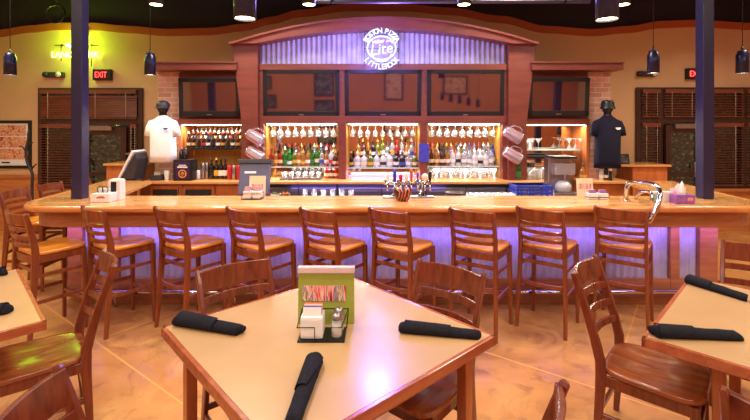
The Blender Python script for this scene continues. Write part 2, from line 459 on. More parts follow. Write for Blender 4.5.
# left window group and its glazed door
xa, xm, xd, xb = wx(43), wx(89), wx(133), wx(145)
window(1, 'window_1', xa, xb, 0.75, wz(89), [xm, xd], wz(121))
blind(xa + 0.06, xm - 0.03, wz(119.5), wz(90.5), 'closed red-brown wood blind in the top pane behind the black post below the green neon', 62, 0.04)
blind(xm + 0.03, xb - 0.06, wz(119.5), wz(90.5), 'closed red-brown wood blind in the wide top pane below the red EXIT sign', 62, 0.04)
blind(xa + 0.06, xm - 0.03, 0.79, wz(124), 'open slatted wood blind in the tall pane right of the framed poster', 18)
blind(xd + 0.03, xb - 0.06, 0.79, wz(124), 'narrow open slatted wood blind between the glazed door and the white t-shirt', 18)
def glazed_door(name, x0, x1, z1, hx):
    y = YW - 0.12
    o = struct(MB().box(x0, x0 + 0.09, y, y + 0.05, 0.0, z1).box(x1 - 0.09, x1, y, y + 0.05, 0.0, z1)
               .box(x0 + 0.09, x1 - 0.09, y, y + 0.05, z1 - 0.13, z1).box(x0 + 0.09, x1 - 0.09, y, y + 0.05, 0, 0.25).box(x0 + 0.09, x1 - 0.09, y, y + 0.05, 0.98, 1.04).build(name, M['frame_dark']))
    MB().box(x0 + 0.09, x1 - 0.09, y + 0.015, y + 0.03, 0.25, z1 - 0.13).build('pane', M['night'], o)
    MB().tube([(hx, y, 0.95), (hx, y - 0.05, 0.97), (hx, y - 0.05, 1.2), (hx, y, 1.22)], 0.012).build('door_handle', M['steel'], o)
    MB().box(x0 + 0.12, x0 + 0.5, y - 0.06, y, z1 - 0.06, z1 + 0.02, 0.006).tube([(x0 + 0.45, y - 0.04, z1 + 0.01), (x0 + 0.75, y - 0.2, z1 + 0.03), (x1 - 0.1, y - 0.03, z1 + 0.05)], 0.012, 6).build('door_closer', M['steel'], o)
    return o
glazed_door('door_1', xm + 0.04, xd - 0.02, wz(127), xd - 0.15)
# right window group and its glazed door
xa, xm, xd, xe, xf = wx(633.5), wx(657), wx(694), wx(738), wx(775)
window(2, 'window_2', xa, xf, 0.75, wz(88.5), [xm, xd, xe], wz(120))
blind(xa + 0.06, xm - 0.03, wz(118), wz(90), 'half open dark wood blind in the narrow top pane right of the navy t-shirt', 30)
blind(xm + 0.03, xd - 0.03, wz(118), wz(90), 'half open dark wood blind in the top pane between emergency light and black post', 30)
blind(xd + 0.03, xe - 0.03, wz(118), wz(90), 'half open dark wood blind in the top pane just right of the black post', 30)
blind(xe + 0.03, xf - 0.06, wz(118), wz(90), 'half open dark wood blind in the last top pane, behind the outermost right pendant', 30)
blind(xa + 0.06, xm - 0.03, 0.79, wz(123), 'open slatted wood blind in the narrow tall pane above the wooden host stand', 12)
blind(xd + 0.03, xe - 0.03, 0.79, wz(123), 'open slatted wood blind in the tall pane just right of the black post', 12)
blind(xe + 0.03, xf - 0.06, 0.79, wz(123), 'open slatted wood blind in the last tall pane at the right picture edge', 12)
glazed_door('door_2', xm + 0.04, xd - 0.02, wz(125), xd - 0.15)
struct(MB().box(wx(694), X1, YW - 0.06, YW - 0.055, 0, 0.7).box(wx(694), X1, YW - 0.12, YW - 0.055, 0.7, 0.75, 0.006).build('trim_5', M['wainscot']))

# overhead: conduit and ductwork under the black ceiling
t = thing('ceiling_pipe', 'long grey-blue pipe running under the black ceiling above the arch', 'pipe', (0.6, 5.0, 0))
MB().tube([(-1.4, 0, 3.27), (1.9, 0, 3.27)], 0.022, 10).build('pipe', plain('pipe_paint', (96, 92, 128), 0.4, 0.3), t)
for x in (-1.1, 0.5, 1.6):
    MB().tube([(x, 0, 3.28), (x, 0, H)], 0.006, 6).lathe([(0.028, -0.015), (0.028, 0.015)], 10, (0, 0, 0), at(x, 0, 3.27) @ Matrix.Rotation(R(90), 4, 'Y')).build('hanger', M['black_metal'], t)
t = thing('cable_coil', 'loop of black cable hanging above the green neon sign', 'cable', (-4.9, 6.6, 3.55))
MB().tube([(0.02 * math.sin(6 * a), 0.03 * math.cos(3 * a), 0.14 + 0.14 * math.sin(a)) if False else (0.14 * math.cos(a), 0.02 * math.sin(2 * a), 0.14 * math.sin(a)) for a in [2 * PI * i / 24 for i in range(24)]], 0.012, 6, True).build('loop', M['black'], t)
MB().tube([(0, 0, 0.14), (0.02, 0, 0.4), (0, 0, H - 3.55)], 0.012, 6).build('drop', M['black'], t)
for (x, y) in ((-4.7, 6.9), (3.2, 6.8)):
    pass

# framed poster on the back wall, left
t = thing('framed_poster', 'black framed poster of red and orange figures left of the window', 'poster', (wx(-14), YW, wz(168)))
w, h = 0.86, wz(120.5) - wz(168)
MB().box(-w, w, -0.03, 0, 0, 0.05).box(-w, w, -0.03, 0, h - 0.05, h).box(-w, -w + 0.05, -0.03, 0, 0.05, h - 0.05).box(w - 0.05, w, -0.03, 0, 0.05, h - 0.05).build('frame', M['black'], t)
MB().box(-w + 0.05, w - 0.05, -0.012, -0.002, 0.05, h - 0.05).build('mat_board', M['white'], t)
for i in range(3):
    MB().box(-w + 0.1, w - 0.1, -0.016, -0.012, 0.16 + i * 0.205, 0.345 + i * 0.205).build('print', M['poster'], t)
MB().text('ROW OF THREE', 0.001, at(0, 0, 0)) if False else None
MB().box(0.34, 0.48, -0.016, -0.012, 0.09, 0.115).build('caption_strip', M['black'], t)
# tilted dark frame at the very edge of the left side wall
t = thing('wall_picture', 'dark tilted picture hung high on the left side wall', 'picture', (X0 + 0.02, 7.25, 2.1))
mm = Matrix.Rotation(R(10), 4, 'Y')
MB().box(0, 0.04, -0.25, 0.25, 0, 0.6, 0.005, mm).build('frame', M['charcoal'], t)
MB().box(0.04, 0.045, -0.22, 0.22, 0.03, 0.57, 0, mm).build('print', M['photo_grey'], t)
# pictures on the rear wall (seen in mirrors and screens)
for i, (x, z, w, h, mt) in enumerate(((-1.9, 2.3, 0.75, 1.0, 'photo_grey'), (-1.9, 1.4, 0.75, 0.5, 'photo_grey'), (0.7, 2.2, 0.7, 1.1, 'poster'), (-4.3, 2.3, 0.9, 0.5, 'photo_grey'), (-4.3, 1.6, 1.2, 0.5, 'photo_grey'), (3.0, 2.2, 0.9, 0.7, 'poster'))):
    t = thing('wall_picture', 'dark framed picture on the orange wall behind the viewpoint, only reflected in screens', 'picture', (x, Y0 + 0.01, z), PI, 'pictures on the rear wall')
    MB().box(-w / 2, w / 2, -0.03, 0, -h / 2, -h / 2 + 0.05).box(-w / 2, w / 2, -0.03, 0, h / 2 - 0.05, h / 2).box(-w / 2, -w / 2 + 0.05, -0.03, 0, -h / 2 + 0.05, h / 2 - 0.05).box(w / 2 - 0.05, w / 2, -0.03, 0, -h / 2 + 0.05, h / 2 - 0.05).build('frame', M['black'], t)
    MB().box(-w / 2 + 0.05, w / 2 - 0.05, -0.01, 0, -h / 2 + 0.05, h / 2 - 0.05).build('print', M[mt], t)

# ------------------------------------------------------------------ steel posts through the bar corners
def post(name, x, label):
    o = MB().box(-0.056, 0.056, -0.056, 0.056, 0, H - 1.07, 0.006).build(name, M['navy_paint'])
    o.location = (x, 4.46, 1.07)
    tag(o, label, 'post'); return o
post('steel_post', -3.06, 'tall dark steel post rising from the bar between the white caddy and the poster')
post('steel_post', 3.42, 'tall dark steel post rising from the bar beside the tissue box')

# ------------------------------------------------------------------ main bar
CX = 0.18
def bar_outline(hw, yf, r, back_y, flare, n=8):
    """outer edge from the left wing end round the front to the right wing end"""
    pts = [(CX - hw - flare, back_y)]
    for i in range(n + 1):
        a = PI + (PI / 2) * i / n
        pts.append((CX - hw + r + r * math.cos(a), yf + r + r * math.sin(a)))
    for i in range(n + 1):
        a = 1.5 * PI + (PI / 2) * i / n
        pts.append((CX + hw - r + r * math.cos(a), yf + r + r * math.sin(a)))
    pts.append((CX + hw + flare, back_y))
    return pts
OUT = bar_outline(3.62, 3.98, 0.42, 5.93, 0.28)
INN = [(CX + 3.25, 5.93), (CX + 2.95, 4.63), (CX - 2.95, 4.63), (CX - 3.25, 5.93)]
bar = thing('bar_counter', 'long honey wood bar counter with corrugated steel front and purple light', 'bar', (0, 0, 0))
MB().prism(OUT + INN, 1.035, 1.07).build('bar_top', M['bar_top'], bar)
mb = MB(); o2 = bar_outline(3.62, 3.98, 0.42, 5.93, 0.28, 8)
mb.tube([(x, y, 1.047) for x, y in o2], 0.031, 10); mb.build('nosing', M['nosing'], bar)
# apron under the top
AP = bar_outline(3.54, 4.06, 0.36, 5.92, 0.28); API = bar_outline(3.50, 4.10, 0.32, 5.92, 0.28)
MB().prism(AP + API[::-1], 0.865, 1.035).build('apron', M['bar_wood'], bar)
LP = bar_outline(3.50, 4.09, 0.32, 5.91, 0.28); LPI = bar_outline(3.3, 4.29, 0.2, 5.91, 0.28)
MB().prism(LP + LPI[::-1], 0.855, 0.865).build('light_pelmet', M['bar_wood'], bar)
# body
B0 = bar_outline(3.38, 4.40, 0.32, 5.91, 0.25); B1 = bar_outline(3.2, 4.6, 0.2, 5.91, 0.25)
MB().prism(B0 + B1[::-1], 0.0, 1.035).build('body', M['bar_wood'], bar)
def corr_path(mb, pts, z0, z1, pitch, amp, step=0.008):
    P = [Vector((x, y, 0)) for x, y in pts]
    out = []; s = 0
    for a, b_ in zip(P, P[1:]):
        d = (b_ - a); l = d.length; d.normalize(); nrm = Vector((d.y, -d.x, 0)); k = max(1, int(l / step))
        for i in range(k):
            q = a + d * (l * i / k); out.append(q + nrm * amp * math.cos(2 * PI * (s + l * i / k) / pitch))
        s += l
    n = len(out); zt = z1 if callable(z1) else (lambda x: z1)
    vs = [(p.x, p.y, z0) for p in out] + [(p.x, p.y, zt(p.x)) for p in out]
    vs += [(p.x, p.y + 0.003, z0) for p in out[::-1]] if False else []
    return mb.add(vs, [(i, i + 1, n + i + 1, n + i) for i in range(n - 1)], True)
C0 = bar_outline(3.40, 4.375, 0.33, 5.6, 0.14, 12)
corr_path(MB(), C0, 0.27, 0.875, 0.072, 0.009).build('corrugated_front', M['corr'], bar)
K0 = bar_outline(3.44, 4.33, 0.34, 5.9, 0.25); K1 = bar_outline(3.36, 4.41, 0.3, 5.9, 0.25)
MB().prism(K0 + K1[::-1], 0.1, 0.28).prism(bar_outline(3.39, 4.385, 0.32, 5.9, 0.25) + bar_outline(3.3, 4.45, 0.3, 5.9, 0.25)[::-1], 0, 0.1).build('kick_base', M['bar_wood'], bar)
for x, w in ((-3.02, 0.075), (-2.62, 0.04), (3.02, 0.045), (3.36, 0.09)):
    MB().box(x - w, x + w, 4.325, 4.4, 0.1, 0.865, 0.004).build('pilaster', M['bar_wood'], bar)
# foot rail
FR = bar_outline(3.46, 4.285, 0.35, 5.85, 0.15)
fr = thing('foot_rail', 'chrome foot rail along the base of the bar', 'foot rail', (0, 0, 0))
MB().tube([(x, y, 0.165) for x, y in FR], 0.022, 10).build('rail', M['chrome'], fr)
for x in (-2.6, -1.4, -0.2, 1.0, 2.2, 3.1):
    MB().tube([(x, 4.285, 0.15), (x, 4.295, 0.09), (x, 4.32, 0.0)], 0.012, 8).build('bracket', M['chrome'], fr)

# ------------------------------------------------------------------ back bar
YF = 6.3
sF = 430 / YF
def fx(px): return (px - 375) / sF
def fz(py): return 1.8 - (py - 128) / sF
bb = thing('back_bar', 'red-brown wood back bar with arched top, corrugated panel and mirrored bottle niches', 'back bar', (0, 0, 0))
CT = 1.05                                                     # counter top
YM = 6.72                                                     # mirrors
def arch(x, zc, ze, half, c=0.13):
    u = min(1, abs(x - c) / half); return zc - (zc - ze) * u * u
n = 48
lo = [(-1.72 + (3.66) * i / n) for i in range(n + 1)]
LOW = [(x, arch(x, 3.25, 3.03, 1.83)) for x in [(-1.95 + 4.16 * i / n) for i in range(n + 1)]]
UP = [(x, arch(x, 3.42, 3.09, 2.27)) for x in [(-2.13 + 4.52 * i / n) for i in range(n + 1)]]
ya, yb = YF - 0.2, YF + 0.1
mb = MB()
TL, TR = -2.04, 2.28
lowf = lambda x: arch(x, 3.205, 3.0, 1.82)
upf = lambda x: arch(x, 3.345, 2.985, 2.16)
for i in range(n):
    a = TL + (TR - TL) * i / n; b_ = TL + (TR - TL) * (i + 1) / n
    def ll(x):
        e = min(x - TL, TR - x)
        return lowf(x) if e > 0.28 else max(lowf(x), upf(x) - 0.1 - 0.02 * e / 0.28)
    mb.prism_y([(a, ll(a)), (b_, ll(b_)), (b_, upf(b_)), (a, upf(a))], ya, yb)
mb.build('arch_beam', M['back_wood'], bb)
mb = MB()
for i in range(n):
    a = TL - 0.03 + (TR - TL + 0.06) * i / n; b_ = TL - 0.03 + (TR - TL + 0.06) * (i + 1) / n
    mb.prism_y([(a, upf(a)), (b_, upf(b_)), (b_, upf(b_) + 0.03), (a, upf(a) + 0.03)], ya - 0.03, yb)
mb.build('arch_cap', M['back_wood'], bb)
# corrugated panel in the arch
corr_path(MB(), [(-1.73, YF + 0.03), (1.95, YF + 0.03)], fz(65), lambda x: lowf(x) + 0.03, 0.074, 0.008).build('corrugated_panel', M['corr'], bb)
# tapered end pilasters
for s, xi, xo_t, xo_b in ((-1, fx(259.5), fx(235), fx(243.5)), (1, fx(506.5), fx(533), fx(524.5))):
    p = [(xi, CT), (xo_b, CT), (xo_b, 1.9), (xo_t, 2.95), (xo_t, 3.04), (xi, 3.04)]
    if s < 0: p = p[::-1]
    MB().prism_y(p, YF - 0.1, YF + 0.2).build('end_pilaster', M['back_wood'], bb)
# beams, mullions and TV backing
MB().box(fx(259.5), fx(506.5), YF - 0.03, YF + 0.1, fz(70.5), fz(64), 0.006).build('upper_beam', M['back_wood'], bb)
MB().box(fx(259.5), fx(506.5), YF - 0.02, YM, fz(123.5), fz(116), 0.006).build('lower_beam', M['back_wood'], bb)
MB().box(fx(259.5), fx(506.5), YF + 0.1, YF + 0.14, fz(123), fz(64)).build('backing_panel', M['back_wood'], bb)
for a, b_ in ((259.5, 264), (338.5, 346), (420, 427), (502, 506.5)):
    MB().box(fx(a), fx(b_), YF - 0.015, YF + 0.1, fz(116), fz(70.5), 0.003).build('mullion', M['back_wood'], bb)
    MB().box(fx(a), fx(b_), YF - 0.015, YM, CT, fz(123.5), 0.003).build('niche_divider', M['back_wood'], bb)
# niches: mirror, amber cheeks, under-beam light strip
LEDW = glow('warm_white_led', (255, 236, 200), 7)
LEDP = glow('purple_led', (150, 120, 255), 5)
NI = [(fx(264), fx(338.5)), (fx(346), fx(420)), (fx(427), fx(502))]
for i, (a, b_) in enumerate(NI):
    MB().box(a, b_, YM, YM + 0.02, CT, fz(122)).build('niche_mirror', M['mirror'], bb)
    for x in (a, b_ - 0.006): MB().box(x, x + 0.006, YF + 0.1, YM, CT, fz(123.5)).build('niche_cheek', M['amber_wood'], bb)
    MB().box(a + 0.03, b_ - 0.03, YF + 0.03, YF + 0.045, fz(123.5) - 0.012, fz(123.5)).build('light_strip', LEDW, bb)
    area('niche_led', ((a + b_) / 2, YF + 0.12, fz(123.5) - 0.02), (R(-12), 0, 0), b_ - a - 0.1, 0.06, 22, (1, 0.92, 0.78))
    area('shelf_led', ((a + b_) / 2, YF + 0.1, 1.19), (R(-8), 0, 0), b_ - a - 0.1, 0.04, 5, (1, 0.93, 0.82))
    if i == 1:
        MB().box(a + 0.02, b_ - 0.02, YM - 0.03, YM - 0.015, CT + 0.005, CT + 0.012).build('light_strip', LEDP, bb)
        area('niche_purple_led', ((a + b_) / 2, YM - 0.08, CT + 0.03), (R(150), 0, 0), b_ - a - 0.1, 0.03, 3, PURPLE)
# side bays with a screen above and a bottle niche below
def side_bay(xl, xr, side, xt0, xt1):
    y0 = YF + 0.03
    MB().box(xt0, xt1, y0 - 0.2, y0 + 0.1, fz(71.5), fz(65), 0.008).box(xt0, xt1, y0 - 0.22, y0 + 0.1, fz(65), fz(63.5), 0.004).build('side_beam', M['back_wood'], bb)
    MB().box(xl, xr, y0 + 0.06, y0 + 0.1, fz(124), fz(70)).build('side_panel', M['back_wood'], bb)
    MB().box(xl, xr, y0 - 0.02, YM, fz(124.5), fz(119), 0.004).build('side_rail', M['back_wood'], bb)
    MB().box(xl, xr, YM + 0.03, YM + 0.05, CT, fz(124)).build('side_mirror', M['mirror'] if side > 0 else M['amber_wood'], bb)
    MB().box(xl, xr, y0 + 0.1, YM + 0.05, 0, CT - 0.03).build('side_carcass', M['back_wood'], bb) if False else None
    for x in (xl, xr - 0.04): MB().box(x, x + 0.04, y0, YM + 0.03, CT, fz(124.5)).build('side_stile', M['cab_wood'], bb)
    MB().box(xl + 0.05, xr - 0.05, y0 + 0.03, y0 + 0.045, fz(124.5) - 0.012, fz(124.5)).build('light_strip', LEDW, bb)
    area('side_led', ((xl + xr) / 2, y0 + 0.1, fz(124.5) - 0.02), (R(-10), 0, 0), xr - xl - 0.14, 0.05, 11, (1, 0.88, 0.7))
side_bay(fx(177.5), fx(247), -1, fx(154), fx(240))
side_bay(fx(524), fx(590), 1, fx(528), fx(617))

# back bar counter and cabinets
bc = thing('back_counter', 'honey wood counter running under the mirrored bottle niches', 'counter', (0, 0, 0))
MB().box(fx(150), fx(545), 6.0, YM + 0.05, CT - 0.035, CT, 0.008).build('counter_top', M['counter'], bc)
bc2 = thing('side_counter', 'short wood counter under the navy t-shirt', 'counter', (0, 0, 0))
MB().box(fx(576) , fx(622), 6.02, YM + 0.05, CT - 0.035, CT, 0.008).build('counter_top', M['counter'], bc2)
MB().box(fx(577), fx(621), 6.06, YM + 0.04, 0, CT - 0.035).build('body', M['cab_wood'], bc2)
def cabinet(xa_, xb_, label, doors, grille, mat='cab_wood'):
    t = thing('back_cabinet', label, 'cabinet', ((xa_ + xb_) / 2, 6.06, 0), 0)
    w = (xb_ - xa_) / 2
    MB().box(-w, w, 0.02, 0.6, 0, CT - 0.036).build('body', M[mat], t)
    dw = 2 * w / doors
    for i in range(doors):
        x = -w + dw * i
        d = MB().box(x + 0.008, x + dw - 0.008, 0, 0.022, 0.1, CT - 0.06, 0.005).build('door', M[mat], t)
        if grille: MB().box(x + 0.05, x + dw - 0.05, -0.006, 0.001, 0.3, CT - 0.115).build('vent_grille', M['grill'], d)
        sx = x + dw - 0.05 if i % 2 == 0 else x + 0.05
        MB().tube([(sx, 0, 0.84), (sx, -0.03, 0.85), (sx, -0.03, 0.95), (sx, 0, 0.96)], 0.006, 6).build('handle', M['steel'], d)
    return t
cabinet(fx(158), fx(221), 'wood cabinet with black vent grilles under the beer bottles', 2, True)
cabinet(fx(221.5), fx(258), 'plain wood cabinet behind the grey cash terminal', 1, False)
for i, (a, b_) in enumerate(((264, 338), (338.5, 424), (424.5, 502), (502.5, 543))):
    t = thing('bottle_cooler', ['dark bottle cooler under the left niche of coloured bottles', 'dark bottle cooler behind the beer taps', 'dark bottle cooler behind the row of upturned glasses', 'dark bottle cooler behind the blue crate'][i], 'cooler', ((fx(a) + fx(b_)) / 2, 6.1, 0))
    w = (fx(b_) - fx(a)) / 2 - 0.005
    MB().box(-w, w, 0.02, 0.55, 0, CT - 0.036).build('body', M['charcoal'], t)
    for k in (-1, 1):
        d = MB().box(min(k * 0.006, k * w), max(k * 0.006, k * w), 0, 0.02, 0.1, CT - 0.1, 0.004).build('door', M['steel'], t)
        MB().box(min(k * 0.03, k * (w - 0.03)), max(k * 0.03, k * (w - 0.03)), -0.014, 0, CT - 0.16, CT - 0.145).build('handle', M['steel'], d)

# under-bar workstation of stainless steel
ub = thing('underbar_sink', 'stainless steel work shelf behind the bar holding glassware', 'work shelf', (0, 0, 0))
MB().box(-2.0, 2.2, 5.05, 5.6, 0.875, 0.905, 0.006).build('drainboard', M['steel'], ub)
MB().box(-2.0, 2.2, 5.06, 5.58, 0.6, 0.875).build('basin', M['steel'], ub)
for x in (-1.9, -0.5, 0.9, 2.1):
    for y in (5.1, 5.54): MB().tube([(x, y, 0), (x, y, 0.6)], 0.02, 8).build('leg', M['steel'], ub)

# brick piers
for x0_, x1_, lab in ((fx(156), fx(178) - 0.01, 'brick pier behind the white t-shirt'), (fx(590) + 0.01, fx(613), 'brick pier behind the navy t-shirt')):
    o = MB().box(0, x1_ - x0_, 0, 0.4, CT, fz(71.5) - 0.002).build('brick_pier', M['brick']); o.location = (x0_, YF + 0.06, 0)
    tag(o, lab, 'pier')
# made-up housings for the added, unseen fill lights (their lamps are at the top of the script)
for hx, hy, lz, sx, sy, lab in [(x, y, 3.95, 1.3, 1.3, 'added square fill light over the dining tables, above the picture') for x in (-4.4, -1.4, 1.6, 4.6) for y in (-1.6, 1.5)] + [(x, 5.3, 3.98, 0.8, 0.5, 'added fill light over the bar aisle, above the picture') for x in (-5.0, -1.7, 2.0, 5.4)]:
    t = thing('fill_light_fixture', lab, 'fill light', (hx, hy, lz), 0, 'added dining fill lights' if sy > 1 else 'added aisle fill lights')
    MB().box(-sx / 2 - 0.03, sx / 2 + 0.03, -sy / 2 - 0.03, sy / 2 + 0.03, 0.012, 0.08, 0.006).build('housing', M['black_metal'], t)
    MB().box(-sx / 2, sx / 2, -sy / 2, sy / 2, 0.005, 0.012).build('diffuser', M['white'], t)
    for q in (-0.3, 0.3): MB().tube([(q, 0, 0.07), (q, 0, H - lz)], 0.006, 6).build('hanger', M['black_metal'], t)
# ------------------------------------------------------------------ screens
def television(name, xc, zc, w, h, y, tilt, label):
    t = thing(name, label, 'television', (xc, y, zc), 0, 'switched-off screens over the back bar')
    mm = Matrix.Rotation(R(tilt), 4, 'X')
    b_ = 0.058
    MB().box(-w / 2, w / 2, 0, 0.06, -h / 2, h / 2, 0.008, mm).build('casing', M['black'], t)
    mb = MB()
    for a in ((-w / 2, w / 2, h / 2 - b_, h / 2), (-w / 2, w / 2, -h / 2, -h / 2 + b_ + 0.02), (-w / 2, -w / 2 + b_, -h / 2, h / 2), (w / 2 - b_, w / 2, -h / 2, h / 2)):
        mb.box(a[0], a[1], -0.018, 0.002, a[2], a[3], 0.006, mm)
    mb.build('bezel', M['black'], t)
    MB().box(-w / 2 + b_, w / 2 - b_, -0.006, 0.0, -h / 2 + b_, h / 2 - b_, 0, mm).build('screen', M['screen'], t)
    MB().box(-0.035, 0.035, -0.021, -0.017, -h / 2 + 0.02, -h / 2 + 0.033, 0.002, mm).build('badge', M['steel'], t)
    MB().box(-0.12, 0.12, 0.06, 0.12, -0.1, 0.1).build('wall_bracket', M['black_metal'], t)
    return t
for a, b_, lab in ((263.5, 339.5, 'black switched-off television over the left bottle niche'), (345, 421, 'black switched-off television right below the round neon sign'), (427, 503.5, 'black switched-off television over the niche right of the blue card')):
    television('television', (fx(a) + fx(b_)) / 2, (fz(70) + fz(116.5)) / 2, fx(b_) - fx(a), fz(70) - fz(116.5), YF - 0.02, 3.5, lab)
television('television', (fx(180) + fx(240.5)) / 2, fz(97.5), 0.885, 0.555, YF - 0.03, 3.5, 'smaller black switched-off television beside the white t-shirt pier')
television('television', (fx(527.5) + fx(588)) / 2, fz(97), 0.885, 0.555, YF - 0.03, 3.5, 'smaller black switched-off television beside the navy t-shirt pier')

# ------------------------------------------------------------------ neon signs
NW = glow('neon_white_blue', (190, 203, 255), 2.1)
ns = thing('neon_sign', 'round white-blue neon sign with arched lettering on the corrugated panel', 'neon sign', ((381.5 - 375) * (YF - 0.25) / 430, YF - 0.25, 1.8 + (128 - 48) * (YF - 0.25) / 430))
def arc_text(mb, s, rad, size, centre_deg, step_deg, below=False):
    k = len(s)
    for i, ch in enumerate(s):
        if ch == ' ': continue
        if not below:
            a = R(centre_deg) + R(step_deg) * ((k - 1) / 2 - i); rot = a - PI / 2
        else:
            a = R(centre_deg) - R(step_deg) * ((k - 1) / 2 - i); rot = a + PI / 2
        mt = FRONT @ Matrix.Translation((rad * math.cos(a), rad * math.sin(a), 0)) @ Matrix.Rotation(rot, 4, 'Z') @ Matrix.Translation((0, -size * 0.35, 0))
        mb.text(ch, size, mt, 0.012, bold=0.0015)
mb = MB(); arc_text(mb, 'BOSTON PIZZA', 0.247, 0.105, 90, 11.2); mb.build('upper_lettering', NW, ns)
mb = MB(); arc_text(mb, 'LITTLEROCK', 0.262, 0.105, 270, 11.2, True); mb.build('lower_lettering', NW, ns)
mb = MB(); mb.tube([(0.2 * math.cos(a), 0, 0.165 * math.sin(a)) for a in [2 * PI * i / 40 for i in range(40)]], 0.011, 8, True)
mb.tube([(0.16 * math.cos(a), -0.01, 0.02 + 0.215 * math.sin(a)) for a in [PI + PI * (0.16 + 0.68 * i / 20) for i in range(21)]], 0.009, 8)
mb.build('ring_tubes', NW, ns)
mb = MB(); mb.text('Lite', 0.215, FRONT @ Matrix.Translation((0.0, -0.085, 0)) @ Matrix.Rotation(R(9), 4, 'Z') @ Matrix(((1, 0.25, 0, 0), (0, 1, 0, 0), (0, 0, 1, 0), (0, 0, 0, 1))), 0.014)
mb.build('script_lettering', NW, ns)
mb = MB(); mb.text('Miller', 0.075, FRONT @ Matrix.Translation((-0.04, 0.065, 0)) @ Matrix.Rotation(R(12), 4, 'Z'), 0.014)
mb.tube([(0.07, 0, 0.09), (0.12, 0, 0.105), (0.16, 0, 0.07)], 0.006, 6); mb.build('small_lettering', glow('neon_pink', (255, 150, 170), 5), ns)
MB().tube([(0.03, -0.01, -0.085), (0.09, -0.01, -0.075), (0.14, -0.01, -0.035)], 0.01, 6).build('accent_tube', glow('neon_violet', (130, 90, 255), 5), ns)
mb = MB()
for z in (-0.2, 0.0, 0.2):
    mb.box(-0.25, 0.25, 0.03, 0.036, z - 0.004, z + 0.004)
for x in (-0.24, 0.24): mb.box(x - 0.004, x + 0.004, 0.03, 0.036, -0.25, 0.25).box(x - 0.006, x + 0.006, 0.03, 0.265, -0.006, 0.006)
mb.build('sign_frame', M['black_metal'], ns)
point('neon_sign_light', (fx(377), YF - 1.0, fz(52)), 105, (0.26, 0.22, 1.0), 0.18)

NG = glow('neon_green', (200, 255, 90), 9)
gs = thing('neon_sign', 'green neon word sign with blue waves half hidden behind the black post', 'neon sign', (wx(80), YW - 0.07, wz(56)))
mb = MB(); mb.text('LANDSHARK', 0.142, FRONT @ Matrix.Translation((0.0, -0.045, 0)), 0.016); mb.build('lettering', NG, gs)
mb = MB(); mb.tube([(-0.16 + 0.32 * i / 16, 0, 0.16 + 0.02 * math.sin(i * 1.2)) for i in range(17)], 0.009, 6); mb.build('wave_tube', glow('neon_cyan', (120, 220, 255), 7), gs)
mb = MB(); mb.tube([(0.02, 0, 0.2), (0.07, 0, 0.33), (0.15, 0, 0.43), (0.14, 0, 0.3), (0.16, 0, 0.2)], 0.01, 6); mb.build('fin_tube', NG, gs)
MB().prism_y([(0.11, 0.32), (0.2, 0.44), (0.23, 0.42), (0.15, 0.3)], 0.0, 0.02).build('fin_plate', M['black'], gs)
mb = MB()
mb.box(-0.38, 0.38, 0.03, 0.04, 0.168, 0.178); mb.box(0.26, 0.27, 0.03, 0.04, -0.2, 0.18); mb.box(-0.27, -0.26, 0.03, 0.04, -0.1, 0.18)
for x in (-0.26, 0.26): mb.box(x - 0.01, x + 0.01, 0.03, 0.07, 0.16, 0.19)
mb.build('sign_frame', M['black_metal'], gs)
point('green_neon_light', (wx(82), YW - 0.2, wz(46)), 34, (0.42, 1.0, 0.02), 0.15)

def exit_sign(x, z, label, y=YW, w=0.31, h=0.19):
    t = thing('exit_sign', label, 'exit sign', (x, y, z))
    MB().box(-w / 2, w / 2, -0.07, 0, -h / 2, h / 2, 0.008).build('housing', M['black'], t)
    MB().box(-w / 2 + 0.05, w / 2 - 0.07, -0.072, -0.069, -h / 2 + 0.02, h / 2 - 0.02).build('face', glow('exit_face', (96, 16, 20), 1), t)
    MB().text('EXIT', 0.145, FRONT @ Matrix.Translation((-0.012, -0.05, 0.073)) @ Matrix.Diagonal((0.72, 1, 1, 1)), 0.004).build('lettering', glow('exit_red', (255, 70, 60), 3.5), t)
exit_sign(wx(106), wz(75.5), 'red lit EXIT sign beside the green neon')
exit_sign(wx(691), wz(74.5), 'red lit EXIT sign partly behind the black post')
def emergency(x, z, label):
    t = thing('emergency_light', label, 'emergency light', (x, YW, z))
    MB().box(-0.17, 0.17, -0.06, 0, -0.05, 0.05, 0.03).build('housing', M['charcoal'], t)
    for s in (-0.13, 0.1):
        MB().lathe([(0.02, 0), (0.045, 0.03), (0.048, 0.045)], 14, (0, 0, 0), at(s, -0.05, 0.0) @ Matrix.Rotation(R(90), 4, 'X')).build('lamp_head', M['white'] if s > 0 else M['charcoal'], t)
emergency(wx(58.5), wz(75.5), 'dark emergency light with round lamp heads under the green neon')
emergency(wx(644), wz(74.5), 'dark emergency light half behind a hanging pendant lamp')

# ------------------------------------------------------------------ pendant lamps
BULB = glow('lamp_warm', (255, 226, 178), 14)
def pendant(x, y, zb, label, power, up=True, group='cylinder pendant lamps'):
    t = thing('pendant_lamp', label, 'pendant lamp', (x, y, zb), 0, group)
    MB().lathe([(0.066, 0.0), (0.070, 0.0), (0.070, 0.235), (0.055, 0.255), (0.055, 0.285), (0.02, 0.292), (0.0, 0.292)], 20, cap=False).lathe([(0.066, 0.0), (0.066, 0.2)], 20, cap=False).build('shade', M['pend'], t)
    MB().lathe([(0.0, 0.028), (0.05, 0.026), (0.064, 0.012)], 18, cap=False).build('diffuser', BULB, t)
    MB().lathe([(0.012, 0.29), (0.012, 0.34), (0.0, 0.345)], 10, cap=False).tube([(0, 0, 0.33), (0, 0, H - zb - 0.02)], 0.0045, 6).build('cord', M['black'], t)
    MB().lathe([(0.05, H - zb - 0.035), (0.06, H - zb)], 16).build('canopy', M['black'], t)
    spot('pendant_bulb', (x, y, zb - 0.005), power, (1, 0.86, 0.68), 110, 0.6, 0.05)
    return t
